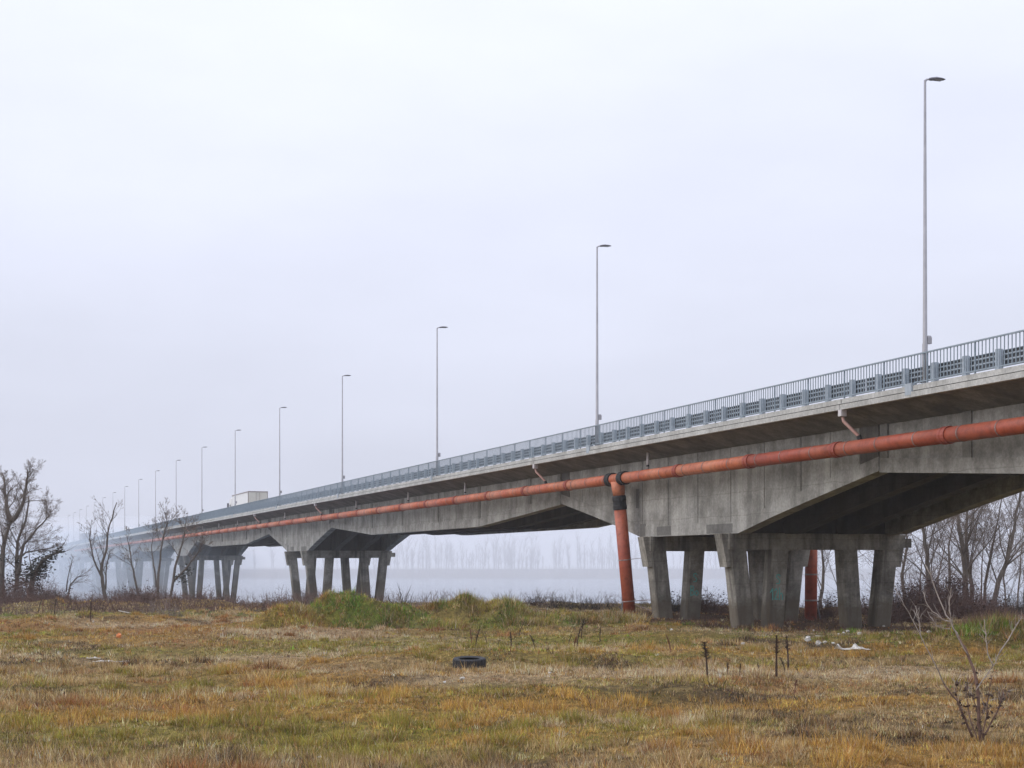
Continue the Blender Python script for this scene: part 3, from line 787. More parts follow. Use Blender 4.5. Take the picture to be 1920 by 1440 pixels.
G().tube([along(0.55), (30.2, TEE-1.2, along(0.55).z+0.12)], 0.014, 5).obj('stay_rod', M['strap'], pipe)
G().tube([along(0.84), (30.6, TEE-1.2, along(0.84).z+0.1)], 0.018, 5).obj('stay_rod', M['strap'], pipe)
G().tube([along(0.85), (30.7, TEE-1.2, along(0.84).z-0.55)], 0.018, 5).obj('stay_rod', M['strap'], pipe)
# outlets: straight spouts from the slab, slanted ones at the joint boxes
def spout(u):
    s = G().tube([(PV+0.32,u,Z_(5.16)),(PV+0.32,u,PZ+0.2)], 0.062, 8).obj('spout', M['pvc'], pipe, smooth=True)
    G().tube([(PV+0.32,u,PZ+0.42),(PV+0.32,u,PZ+0.5)], 0.075, 8).obj('spout_band', M['rubber'], s)
    G().tube([(PV+0.3,u,PZ+0.16),(PV+0.32,u,PZ+0.3)], 0.085, 8).obj('spout_foot', M['rubber'], s)
for u in [q for q in (67.8, 96.6, 110.5, 126.8, 158.0, 188, 203, 218)]: spout(u)
def joint_outlet(u, mat):
    bx = G().box(28.52,28.76,u-0.11,u+0.11,Z_(5.14),Z_(5.359),0.02).obj('outlet_box', M['pvc'], pipe)
    s = G().tube([(28.66,u,Z_(5.12)),(28.67,u-0.02,Z_(4.98)),(PV-0.05,u-0.30,PZ+0.38),(PV,u-0.36,PZ+0.2)], [0.055,0.06,0.06,0.06], 8).obj('outlet_pipe', mat, bx, smooth=True)
    G().tube([(PV-0.05,u-0.30,PZ+0.38),(PV,u-0.36,PZ+0.2)], 0.085, 8).obj('outlet_foot', M['rubber'], bx)
for k in (0, 1, 2):
    for s_ in (-16, 16): joint_outlet(P0+k*SPAN+s_, M['outlet'])
# downpipe of the other side
p2 = empty('drain_downpipe', bw(0,0,0), TH)
tag(p2, 'red inclined drain downpipe standing behind the nearest pier, far side', 'pipe')
q0, q1 = Vector((39.22, 70.0, Z_(3.9))), Vector((39.14, 70.0, -0.6))
G().tube([q0, q1], 0.30, 18).obj('downpipe', M['pipe_red'], p2, smooth=True)
for t in (0.62, 0.8): 
    c0 = q0.lerp(q1, t); G().tube([c0+Vector((0,0,0.04)), c0, c0-Vector((0,0,0.04))], [0.306,0.318,0.306], 18).obj('clamp', M['strap'], p2)
G().tube([q0.lerp(q1,0.8)+Vector((0.3,0,0)), (q1.x+0.6,q1.y,-0.3)], 0.03, 6).obj('prop', M['lamp_head'], p2)

# ------------------------------------------------------------------ vehicles on the deck
def wheel(parent, x, y, z, r=0.5, wd=0.28):
    w_ = G().loft([[(x+a, y+q*math.cos(2*math.pi*i/20), z+q*math.sin(2*math.pi*i/20)) for i in range(20)] for a, q in ((-wd/2,r*0.9),(-wd/2+0.04,r),(wd/2-0.04,r),(wd/2,r*0.9))]).obj('wheel', M['rubber'], parent)
    G().loft([[(x+a, y+q*math.cos(2*math.pi*i/14), z+q*math.sin(2*math.pi*i/14)) for i in range(14)] for a, q in ((-wd/2-0.01,r*0.55),(wd/2+0.01,r*0.55))]).obj('rim', M['chrome'], w_)
ROAD = Z_(5.602)
def semi(name, u, v, label, cab_mat, box_mat, away=True):
    r = empty(name, bw(u, v, ROAD), TH if away else TH+math.pi)   # local +y = driving direction, rear at y=0
    tag(r, label, 'truck', 'vehicles on the bridge')
    L = 13.2
    bx = G().box(-1.22,1.22,0.06,L,1.15,3.62).obj('cargo_box', box_mat, r)
    for x0, x1 in ((-1.2,-0.03),(0.03,1.2)):
        d = G().box(x0,x1,0.0,0.055,1.2,3.56).obj('rear_door', M['cream'], r)
        G().tube([(x1-0.2 if x0 < 0 else x0+0.2, -0.02, 1.25),(x1-0.2 if x0 < 0 else x0+0.2, -0.02, 3.5)], 0.02, 6).obj('lock_bar', M['trim'], d)
    fr = G()
    fr.box(-1.27,1.27,-0.02,0.12,3.56,3.68).box(-1.27,-1.2,-0.02,0.12,1.1,3.56).box(1.2,1.27,-0.02,0.12,1.1,3.56)
    fr.box(-1.27,-1.17,0.12,L+0.02,3.56,3.67).box(1.18,1.26,0.12,L+0.02,3.58,3.66).box(-1.26,1.26,L-0.05,L+0.04,3.5,3.66)
    fr.obj('edge_frame', M['trim'], r)
    G().box(-0.5,0.5,0.3,L+1.0,0.75,1.14).obj('chassis', M['lamp_head'], r)
    cabp = [(L+0.7,0.5),(L+2.9,0.5),(L+2.95,1.7),(L+2.7,2.9),(L+2.2,3.25),(L+0.9,3.4),(L+0.7,3.2)]
    cb = G().prism_yz(cabp, -1.2, 1.2).obj('cab', cab_mat, r)
    G().box(-1.05,1.05,L+2.80,L+2.97,1.75,2.6).obj('windscreen', M['glass'], cb)
    for sx in (-1,1):
        G().box(sx*1.21-0.01,sx*1.21+0.01,L+1.6,L+2.5,1.7,2.5).obj('side_window', M['glass'], cb)
        mrr = G().box(sx*1.42-0.12,sx*1.42+0.12,L+2.45,L+2.6,1.9,2.7,0.03).obj('mirror', M['lamp_head'], r)
        G().box(sx*0.9-0.15,sx*0.9+0.15,L+2.9,L+2.99,0.8,1.0).obj('headlight', M['lamp_glass'], r)
        for wy in (1.6, 2.9, 4.2, L-1.0+0.6, L+2.0): wheel(r, sx*1.0, wy, 0.5)
    return r
semi('box_truck', 203.0, 34.4, 'white box truck seen from behind above the bridge railing', M['white_paint'], M['white_paint'], True)
semi('dark_truck', 505.0, 32.3, 'dark truck far along the bridge, dim in the fog', M['navy'], M['navy'], False)
def van(u, v):
    r = empty('white_van', bw(u, v, ROAD), TH+math.pi)
    tag(r, 'white van on the bridge with only its roof above the railing', 'van', 'vehicles on the bridge')
    prof = [(0,0.35),(5.3,0.35),(5.35,0.95),(4.9,1.2),(4.2,1.35),(3.5,2.3),(3.1,2.48),(0.2,2.5),(0.0,2.3)]
    rings = []
    for x, k in ((-0.95,0.96),(-0.9,1.0),(0.9,1.0),(0.95,0.96)):
        rings.append([(x, 2.6+(a-2.6)*k, 0.35+(c-0.35)*k) for a, c in prof])
    b_ = G().loft(rings).obj('body', M['white_paint'], r)
    G().poly([(-0.8,4.19,1.40),(0.8,4.19,1.40),(0.75,3.58,2.27),(-0.75,3.58,2.27)], [(0,1,2,3)]).obj('windscreen', M['glass'], b_)
    for sx in (-1,1):
        G().box(sx*0.945-0.012,sx*0.945+0.012,2.6,3.5,1.45,2.1).obj('side_window', M['glass'], b_)
        G().box(sx*0.7-0.14,sx*0.7+0.14,5.2,5.33,0.75,0.95).obj('headlight', M['lamp_glass'], r)
        for wy in (1.0, 4.3): wheel(r, sx*0.85, wy, 0.34, 0.34, 0.22)
van(366, 33.0)

# ------------------------------------------------------------------ bare trees
def wander(p, d, length, nseg, wob, up, R):
    pts = [p.copy()]; d = d.normalized()
    for _ in range(nseg):
        d = d + Vector((R.gauss(0,wob), R.gauss(0,wob), R.gauss(0,wob)+up)); d.normalize()
        pts.append(pts[-1] + d*(length/nseg))
    return pts
def point_on(pts, t):
    s = t*(len(pts)-1); i = min(int(s), len(pts)-2); return pts[i].lerp(pts[i+1], s-i), (pts[i+1]-pts[i]).normalized()
def rand_perp(d, R):
    while True:
        v = Vector((R.gauss(0,1), R.gauss(0,1), R.gauss(0,1)*0.7)); v = v - d*v.dot(d)
        if v.length > 0.1: return v.normalized()
def grow(g, pts, r0, level, R, P, sub=None):
    """children of a stem; thin ones into g"""
    L = sum((pts[i+1]-pts[i]).length for i in range(len(pts)-1))
    nch = P['n'][level]
    for _ in range(nch):
        t = R.uniform(P['t0'][level], 0.98); p, d = point_on(pts, t)
        ang = math.radians(R.uniform(*P['ang'])); q = rand_perp(d, R)
        nd = d*math.cos(ang) + q*math.sin(ang)
        ln = L*R.uniform(*P['len'])*(1.15-0.6*t)
        rr = max(r0*(1-0.75*t)*R.uniform(0.24,0.42), P['rmin'])
        cp = wander(p, nd, ln, 3 if level < 2 else 2, P['wob'], P['up'], R)
        rad = [max(rr*(1-0.8*i/(len(cp)-1)), P['rmin']*0.6) for i in range(len(cp))]
        (sub[0] if (sub is not None and level == 0) else g).tube(cp, rad, 5 if level == 0 else 3, False)
        if level+1 < len(P['n']): grow(g, cp, rr, level+1, R, P)
PT = dict(n=[9,7,6,4], t0=[0.22,0.12,0.1,0.1], ang=(22,54), len=(0.32,0.62), wob=0.13, up=0.06, rmin=0.0062)
def bare_tree(stems, label, seed, P=PT, trunk_mat='bark', twig_mat='twig', group=None, ivy=None, name='bare_tree', cat='tree'):
    """stems: list of (points, base radius); first is the trunk"""
    R = random.Random(seed)
    base = stems[0][0][0].copy(); base.z = gz(base.x, base.y) - 0.02 if base.y < 108 else base.z
    r = empty(name, base); tag(r, label, cat, group)
    tw = G()
    for i, (pts, rad) in enumerate(stems):
        pts = [Vector(p)-base for p in pts]
        if i == 0: pts[0].z = -0.15
        # refine with a little wobble
        fine = []
        for a, c in zip(pts[:-1], pts[1:]):
            for k in range(3):
                f = k/3; fine.append(a.lerp(c, f) + (Vector((R.gauss(0,1),R.gauss(0,1),0))*rad*0.25 if k else Vector()))
        fine.append(pts[-1])
        n_ = len(fine)
        rr = [rad*(1.18 if j == 0 and i == 0 else 1)*(1-0.78*j/(n_-1)) for j in range(n_)]
        o = G().tube(fine, rr, 8).obj('trunk' if i == 0 else 'limb', M[trunk_mat], r, smooth=True)
        lb = G()
        grow(tw, fine, rad, 0, R, P, (lb,))
        if lb.v: lb.obj('branches', M[trunk_mat], o, smooth=True)
    tw.obj('crown', M[twig_mat], r)
    if ivy: leaf_cloud('ivy', [(Vector(p)-base, s) for p, s in ivy[0]], ivy[1], ivy[2], M['ivy'], R, r)
    return r
def leaf_cloud(name, blobs, count, size, mat, R, parent):
    g = G()
    tot = sum(s**2 for _, s in blobs)
    for p, s in blobs:
        for _ in range(max(3, int(count*s*s/tot))):
            q = Vector((R.gauss(0,0.45), R.gauss(0,0.45), R.gauss(0,0.45)))*s + p
            a = rand_perp(Vector((0,0,1)), R)*size*R.uniform(0.5,1.2); d = rand_perp(a.normalized(), R)*size*R.uniform(0.4,0.9)
            g.poly([q-a, q-d*0.6, q+a, q+d], [(0,1,2,3)])
    return g.obj(name, mat, parent)
def stem(pxs, d, dd=0.0):
    """points given as photo directions at distance d, drifting dd metres away along the stem"""
    n_ = len(pxs); return [at(x, y, d+dd*i/(max(n_-1,1))) for i, (x, y) in enumerate(pxs)]

# left bank
D = 98.0
bare_tree([(stem([(0,1122),(4,1060),(12,1002),(21,975)], D), 0.22),
           (stem([(21,976),(12,948),(8,915),(6,890)], D, 0.8), 0.16), (stem([(21,976),(31,967),(45,938),(50,900),(52,880)], D, -0.6), 0.17),
           (stem([(31,1105),(31,1065),(33,1015),(50,967),(54,930)], D, 1.0), 0.15), (stem([(34,1080),(45,1020),(70,990),(98,962)], D, -1.0), 0.11),
           (stem([(30,1050),(48,1036),(75,1031),(104,1026)], D, 0.5), 0.08)],
          'big bare tree with dark ivy-clad trunk at the left edge', 1, dict(PT, n=[12,9,7,5], rmin=0.0045, len=(0.32,0.60), ang=(20,52)),
          ivy=([(at(2,1090,D),0.7),(at(6,1050,D),0.5),(at(10,1010,D),0.42),(at(18,985,D),0.35),(at(31,1085,D),0.6),(at(31,1050,D),0.4)], 800, 0.08))
bare_tree([(stem([(199,1122),(192,1090),(190,1066),(200,1030),(205,985),(219,942)], 99), 0.13), (stem([(198,1105),(200,1060),(207,1030)], 99, 0.6), 0.06),
           (stem([(192,1085),(176,1050),(168,1010),(172,975)], 99, -0.5), 0.07)],
          'slender bare tree with a curved stem in front of the misty piers', 2, dict(PT, n=[10,6,5,3], ang=(18,44), len=(0.24,0.48)))
bare_tree([(stem([(266,1117),(254,1090),(247,1060),(243,1030),(238,1005)], 100), 0.085)], 'thin bare tree bending left beside the bramble bank', 3, dict(PT, n=[10,6,5,3], ang=(18,46), len=(0.26,0.5)))
bare_tree([(stem([(295,1117),(297,1075),(301,1035),(309,995),(315,975)], 100), 0.095), (stem([(293,1100),(288,1060),(284,1025),(289,990)], 100, 0.8), 0.06)],
          'bare double-stemmed tree rising before the third pier', 4, dict(PT, n=[11,7,6,3], ang=(20,48), len=(0.26,0.5), t0=[0.4,0.15,0.1,0.1]))
bare_tree([(stem([(318,1117),(328,1065),(338,1030),(345,1005),(350,975)], 101), 0.095), (stem([(325,1090),(350,1065),(372,1035),(385,1010)], 101, -0.7), 0.075)],
          'bare tree with spreading limbs at the right of the left-bank group', 5, dict(PT, n=[12,7,6,3], ang=(20,50), len=(0.26,0.5), t0=[0.4,0.15,0.1,0.1]), ivy=([(at(340,1085,101),0.45),(at(352,1068,101),0.35)], 200, 0.09))
bare_tree([(stem([(122,1118),(132,1096),(146,1082),(165,1078)], 99), 0.07), (stem([(124,1110),(128,1080),(135,1050)], 99), 0.05)],
          'low sprawling bare sapling right of the dark bush', 6, dict(PT, n=[8,4,3]))
bare_tree([(stem([(46,1108),(62,1078),(80,1052),(98,1040),(117,1030)], 97), 0.20)], 'broken leaning trunk smothered in dark ivy by the left tree', 8,
          dict(PT, n=[4,3]), ivy=([(at(58,1084,97),0.9),(at(66,1072,97),0.85),(at(75,1062,97),0.7),(at(84,1052,97),0.55),(at(97,1042,97),0.38),(at(113,1032,97),0.30)], 1500, 0.10), name='ivy_trunk')
# right bank, beyond the nearest pier
rt = [([(1744,1132),(1741,1080),(1734,1020),(1732,960),(1728,900)], 93, 0.26, 'bare tree just right of the nearest pier, closest to its cap'),
      ([(1812,1135),(1810,1070),(1802,1010),(1792,950),(1790,880)], 95, 0.30, 'thick bare tree leaning left beneath the bridge end'),
      ([(1824,1135),(1816,1070),(1811,1000),(1813,940),(1820,870)], 97, 0.22, 'upright bare tree close behind the thick leaning one'),
      ([(1842,1132),(1848,1090),(1860,1030),(1872,970),(1885,890)], 96, 0.15, 'thin bare tree slanting right between thicker trunks'),
      ([(1857,1136),(1872,1090),(1890,1045),(1903,985),(1914,920),(1925,850)], 94, 0.25, 'bare tree slanting right near the right edge'),
      ([(1925,1138),(1922,1070),(1930,1000),(1925,900)], 98, 0.2, 'bare tree partly cut by the right edge')]
for i, (pp, d, r_, lab) in enumerate(rt):
    bare_tree([(stem(pp, d, random.uniform(-1.5,1.5)), r_*0.68)], lab, 20+i, dict(PT, n=[15,8,6,4], t0=[0.12,0.15,0.15,0.1]))
rt2 = [(1538,104,'bare tree seen through the gap beside the far red downpipe'),(1590,106,'bare tree seen between the far legs of the nearest pier'),
       (1648,103,'twiggy bare tree behind the farthest leg of the nearest pier'),(1700,101,'twiggy bare tree at the outer side of the nearest pier'),(1776,104,'slim bare tree behind the bramble hump right of the pier')]
for i, (px, d, lab) in enumerate(rt2):
    b0 = at(px, 1140, d); 
    bare_tree([([b0, b0+Vector((0.25*(-1)**i,0.3,2.0)), b0+Vector((0.1,0,4.0)), b0+Vector((0.5*(-1)**i,0,6.5))], 0.13)], lab, 40+i, dict(PT, n=[13,7,5,2], t0=[0.05,0.1,0.1,0.1]))

# ------------------------------------------------------------------ shrubs and thickets
def twig_mass(g, cx, cy, rx, ry, h, count, R, rr=0.012, spread=0.9, zoff=0.0):
    for _ in range(count):
        a = R.uniform(0, 2*math.pi); q = math.sqrt(R.random())
        x, y = cx+rx*q*math.cos(a), cy+ry*q*math.sin(a)
        hh = h*math.sqrt(max(0.08, 1-0.85*q*q))*R.uniform(0.45,1.1)
        p = Vector((x, y, gz(x, y)+zoff-0.03)); d = Vector((R.gauss(0,spread*0.6), R.gauss(0,spread*0.6), 1))
        pts = wander(p, d, hh*1.25, 3, 0.28, -0.08, R)
        g.tube(pts, [rr, rr*0.8, rr*0.6, rr*0.35], 3, False)
        for _k in range(2):
            p2, d2 = point_on(pts, R.uniform(0.3, 0.9))
            e = wander(p2, d2*0.5+rand_perp(d2, R), hh*R.uniform(0.2,0.5), 2, 0.25, 0, R)
            g.tube(e, [rr*0.7, rr*0.5, rr*0.3], 3, False)
def shrub(px, d, w_, h, count, label, mat='twig_red', seed=0, name='bramble_bush', rr=0.012, leaves=0, cat='bush', py=None):
    x = (px-960)/F*d; R = random.Random(seed+px)
    r = empty(name, (x, d, gz(x, d))); tag(r, label, cat)
    g = G(); twig_mass(g, x, d, w_, w_*0.8, h, count, R, rr)
    me_ = g.mesh('stems', M[mat]); o = place('stems', me_, r, (-x, -d, -gz(x, d)))
    if leaves:
        bl = [(Vector((R.uniform(-w_,w_)*0.75, R.uniform(-w_,w_)*0.5, h*R.uniform(0.2,0.75))), 0.5) for _ in range(14)]
        leaf_cloud('leaves', bl, leaves, 0.07, M['dead_leaf'], R, r)
    return r
shrub(40, 95, 2.7, 2.0, 700, 'large dark brown bush under the leaning ivy trunk', 'twig_red', 1, leaves=1500)
shrub(98, 96, 1.5, 1.1, 300, 'lower brown end of the thicket right of the large bush', 'twig_red', 2, leaves=500)
shrub(252, 94, 1.1, 0.85, 260, 'reddish brown bramble clump at left of the bank', 'twig_red', 3, leaves=350)
shrub(308, 82, 1.2, 1.1, 90, 'open bare shrub standing in front of the left brambles', 'twig', 4, name='bare_shrub', rr=0.012)
shrub(175, 98, 1.0, 0.6, 120, 'small dark bush left of the slender curved tree', 'twig_dark', 5)
shrub(1046, 92, 0.9, 0.85, 110, 'dark bush on the bank between the heaps and the red downpipe', 'twig_dark', 6)
shrub(1112, 94, 1.3, 0.8, 150, 'dark low bush on the bank nearest the red downpipe', 'twig_dark', 7)
shrub(1005, 95, 0.6, 0.9, 50, 'wispy dark bush left of the dark bank bushes', 'twig_dark', 8)
shrub(1755, 84, 2.2, 2.5, 900, 'tall tangled bramble hump right of the nearest pier', 'twig_red', 9, leaves=1600)
shrub(1700, 80, 1.2, 2.1, 480, 'bramble tangle against the outermost leg of the pier', 'twig_red', 10, leaves=700)
shrub(1655, 78, 0.9, 1.3, 200, 'dark climbing brambles between the two far pier legs', 'twig_red', 11, leaves=300)
shrub(1545, 80, 1.0, 1.2, 260, 'brown bramble tangle round the far red downpipe', 'twig_red', 12, leaves=200)
shrub(1330, 84, 1.1, 1.25, 320, 'reddish bush between the two trestles of the nearest pier', 'twig_red', 13, leaves=250)
shrub(1258, 83, 0.6, 1.2, 160, 'dark bush seen in the V between the nearest front legs', 'twig_dark', 14, leaves=200)
shrub(590, 97, 1.5, 1.3, 200, 'reddish bush at the foot of the second pier, left', 'twig_red', 15)
shrub(655, 98, 1.8, 1.3, 220, 'reddish bush at the foot of the second pier, right', 'twig_red', 16)
shrub(800, 88, 0.9, 1.0, 45, 'sparse dry bush right of the driftwood stump', 'twig', 17, name='bare_shrub')
shrub(1180, 72, 0.7, 0.35, 200, 'low reddish brush at the foot of the red downpipe', 'twig_red', 18)
shrub(1900, 86, 2.0, 1.5, 420, 'dark brush behind the dry reeds at the right edge', 'twig_dark', 19)

shrub(1805, 86, 1.7, 1.9, 480, 'dense brown brush below the thick leaning trunk', 'twig_red', 20, leaves=500)
shrub(1852, 82, 1.5, 1.5, 380, 'brown brush between the slanting trunk and the reeds', 'twig_red', 21, leaves=250)
shrub(1610, 84, 1.1, 1.3, 280, 'brown brush between the third and fourth far pier legs', 'twig_red', 22, leaves=200)
shrub(1480, 83, 0.9, 0.9, 200, 'low brown brush behind the graffiti leg', 'twig_red', 23)
for i, (px, d, hh, lab) in enumerate([(1722,96,4.6,'twiggy young tree in the gap beside the pier end stub'),(1765,92,5.2,'twiggy young tree left of the thick leaning trunk'),
        (1838,99,6.0,'fine-twigged young tree behind the thick trunk pair'),(1888,98,6.0,'fine-twigged young tree behind the slanting trunk'),(1908,91,4.8,'twiggy young tree at the right edge above the reeds')]):
    b0 = at(px, 1138, d)
    bare_tree([([b0, b0+Vector((0.15*(-1)**i,0.2,hh*0.3)), b0+Vector((0.2,0,hh*0.65)), b0+Vector((0.35*(-1)**i,0,hh))], 0.06)], lab, 60+i, dict(PT, n=[13,7,5,2], t0=[0.06,0.1,0.1,0.1], rmin=0.0058), 'twig')
R = random.Random(99)
g = G()
for _ in range(5200):
    x = R.uniform(-40, 33) if R.random() < 0.6 else R.uniform(-38, -9); cr = float(crest(x)); y = cr + (R.uniform(-15, 0) if x < -9 else R.uniform(-10, 1))
    h = (0.40+0.55*math.sin(x*0.9)*math.sin(x*0.37+1)+(0.50 if x < -9 else 0))*R.uniform(0.5,1.2)
    h = max(h, 0.25)
    if -3 < x < 8: h *= 0.65
    twig_mass(g, x, y, 0.35, 0.35, h, 2, R, 0.014)
tag(g.obj('bramble_thicket', M['twig_red']), 'reddish brown bramble belt along the river bank', 'thicket', None, 'stuff')
g = G()
for _ in range(2600):   # low dead weeds round the pier feet
    u = R.uniform(53, 76); v = R.uniform(28.9, 39.5); p = bw(u, v, 0)
    twig_mass(g, p.x, p.y, 0.3, 0.3, R.uniform(0.12, 0.55), 1, R, 0.011)
tag(g.obj('dead_undergrowth', M['twig_red']), 'dead brown undergrowth around the nearest pier legs', 'undergrowth', None, 'stuff')
g = G()
for _ in range(5200):
    x = R.uniform(19.0, 30); y = R.uniform(69, 78)
    if x < 20.5 + (y-70)*0.2 + 0.8*math.sin(y*2.3): continue
    p = Vector((x, y, gz(x, y)-0.03)); h = R.uniform(0.25, 0.85)*(0.8+0.35*math.sin(x*1.7)*math.sin(x*0.6+y)+0.15*math.sin(x*5))
    pts = wander(p, Vector((R.gauss(0,0.25), R.gauss(0,0.25), 1)), h, 2, 0.12, 0, R)
    g.tube(pts, [0.011, 0.012, 0.003], 3, False)
tag(g.obj('reed_bed', M['reed']), 'dry rust-coloured reeds at the right edge', 'reeds', None, 'stuff')
g = G()
for _ in range(700):   # straggling weeds on the bank line against the water
    x = R.uniform(-16, 9); y = float(crest(x))-R.uniform(2, 14)
    p = Vector((x, y, gz(x, y)-0.03)); h = R.uniform(0.4, 1.1)
    pts = wander(p, Vector((R.gauss(0,0.2), R.gauss(0,0.2), 1)), h, 3, 0.2, 0, R)
    g.tube(pts, [0.010, 0.009, 0.007, 0.004], 3, False)
    for _k in range(3):
        p2, d2 = point_on(pts, R.uniform(0.4, 1)); e = wander(p2, d2+rand_perp(d2, R)*0.8, h*0.25, 2, 0.2, 0, R)
        g.tube(e, [0.007,0.006,0.003], 3, False)
tag(g.obj('bank_weeds', M['twig']), 'straggling dry weeds along the bank edge', 'weeds', None, 'stuff')

# far shore wood
g = G(); R = random.Random(5); FT = []
for _ in range(75):
    cx, ch_, sp2 = R.uniform(-420, 330), R.uniform(8, 17), R.uniform(8, 26)
    FT += [(R.gauss(cx, sp2), ch_*R.uniform(0.5, 1.1)) for _k in range(R.randint(5, 18))]
for x, h in FT:
    y = R.uniform(645, 725)
    p = Vector((x, y, gz(x, y)-0.3))
    tp = wander(p, Vector((0,0,1)), h, 4, 0.05, 0.1, R); g.tube(tp, [0.15,0.12,0.09,0.06,0.03], 3, False)
    for _k in range(30):
        t = R.uniform(0.15, 0.95); q, d = point_on(tp, t)
        e = wander(q, d+rand_perp(d, R)*R.uniform(0.3,0.75), h*R.uniform(0.12,0.34), 2, 0.12, 0.1, R)
        g.tube(e, [0.06,0.045,0.03], 3, False)
tag(g.obj('far_woodland', M['twig']), 'faint bare wood on the far river bank', 'woodland', None, 'stuff')
g = G()
for _ in range(2500):
    x = R.uniform(-450, 350); y = R.uniform(640, 652); twl = R.uniform(0.8, 3.6)
    p = Vector((x, y, gz(x, y)-0.2)); g.tube(wander(p, Vector((R.gauss(0,.3),R.gauss(0,.3),1)), twl, 2, 0.2, 0, R), [0.12,0.1,0.04], 3, False)
tag(g.obj('far_bank_scrub', M['twig']), 'low scrub along the far bank', 'scrub', None, 'stuff')

# ------------------------------------------------------------------ the sapling in the foreground
SD = 23.3
base = at(1838, 1392, SD); base.z = gz(base.x, base.y); off = base.z - at(1838,1392,SD).z
sap = empty('sapling', base); tag(sap, 'young bare sapling with pale stems in the right foreground', 'sapling')
R = random.Random(77)
def sp(pxs, dd): return [at(x, y, SD+dd*i/len(pxs))+Vector((0,0,off))-base for i, (x, y) in enumerate(pxs)]
def sstem(name, pxs, dd, r0, r1, mat):
    pts = sp(pxs, dd); fine = []
    for a, c in zip(pts[:-1], pts[1:]):
        for k in range(3): fine.append(a.lerp(c, k/3)+Vector((R.gauss(0,1),R.gauss(0,1),R.gauss(0,1)))*(0.006 if k else 0))
    fine.append(pts[-1]); n_ = len(fine)
    return G().tube(fine, [1.2*(r0+(r1-r0)*i/(n_-1)) for i in range(n_)], 7).obj(name, M[mat], sap, smooth=True), fine
st_main, f_main = sstem('trunk', [(1838,1400),(1835,1330),(1828,1260),(1815,1225),(1797,1190)], 0.3, 0.024, 0.014, 'sapling_bark')
parts = [([(1797,1190),(1785,1168),(1770,1140),(1748,1085),(1735,1055)], 0.3, 0.011, 0.004, 'bark_pale'),
         ([(1815,1225),(1795,1190),(1783,1160),(1780,1130),(1783,1098)], -0.2, 0.008, 0.004, 'bark_pale'),
         ([(1782,1162),(1768,1158),(1748,1143),(1735,1122),(1730,1105)], 0.1, 0.008, 0.003, 'bark_pale'),
         ([(1782,1175),(1768,1175),(1755,1168),(1750,1160)], 0.1, 0.006, 0.003, 'bark_pale'),
         ([(1824,1378),(1810,1345),(1795,1310),(1772,1282)], -0.2, 0.016, 0.010, 'sapling_bark'),
         ([(1772,1282),(1755,1245),(1733,1203),(1703,1143),(1681,1105)], -0.3, 0.009, 0.003, 'bark_pale'),
         ([(1729,1196),(1724,1165),(1717,1132)], 0.2, 0.006, 0.003, 'bark_pale'),
         ([(1838,1392),(1858,1352),(1872,1325),(1882,1288)], -0.2, 0.014, 0.006, 'sapling_bark'),
         ([(1830,1290),(1848,1265),(1862,1245),(1873,1222)], 0.2, 0.008, 0.005, 'bark_pale'),
         ([(1873,1222),(1890,1197),(1904,1172),(1917,1152)], 0.2, 0.010, 0.004, 'bark_pale'),
         ([(1862,1245),(1851,1215),(1849,1185),(1845,1157)], 0.1, 0.008, 0.004, 'bark_pale'),
         ([(1838,1390),(1850,1340),(1853,1300),(1860,1262)], -0.3, 0.010, 0.004, 'sapling_bark'), ([(1834,1388),(1818,1340),(1812,1300),(1816,1262)], 0.3, 0.010, 0.004, 'sapling_bark'),
         ([(1800,1322),(1792,1295),(1795,1270)], 0.1, 0.006, 0.003, 'sapling_bark'), ([(1870,1330),(1880,1305),(1893,1290)], 0.1, 0.006, 0.003, 'sapling_bark'),
         ([(1832,1330),(1822,1300),(1810,1285)], 0.1, 0.007, 0.003, 'sapling_bark'), ([(1836,1350),(1846,1320),(1856,1302)], 0.1, 0.007, 0.003, 'sapling_bark')]
twl = G(); spots = []
for i, (pp, dd, r0, r1, mt) in enumerate(parts):
    o, fn = sstem('branch', pp, dd, r0, r1, mt)
    for _ in range(9):
        p, d = point_on(fn, R.uniform(0.2, 1)); e = wander(p, d+rand_perp(d, R)*0.8, R.uniform(0.08,0.28), 2, 0.15, 0.1, R)
        twl.tube(e, [0.0035,0.003,0.002], 3, False)
    if i in (4, 7, 11, 12, 13, 14, 15, 16): spots += [point_on(fn, R.random())[0] for _ in range(8)]
tag(twl.obj('twigs', M['bark_pale'], sap), None, None, None, 'stuff')
spots += [point_on(f_main, R.uniform(0.15, 0.55))[0] for _ in range(6)]
for q in spots:
    g = G(); q = q + Vector((R.gauss(0,0.03), R.gauss(0,0.03), R.gauss(0,0.03)))
    for _ in range(4):
        a = rand_perp(Vector((0,0,1)), R)*R.uniform(0.015,0.035); d = rand_perp(a.normalized(), R)*R.uniform(0.01,0.03)
        c = q+Vector((R.gauss(0,0.012),R.gauss(0,0.012),R.gauss(0,0.012)))
        g.poly([c-a, c-d, c+a*0.9, c+d, c+Vector((0,0,0.012))], [(0,1,4),(1,2,4),(2,3,4),(3,0,4)])
    g.obj('dead_leaf', M['dead_leaf'], sap)

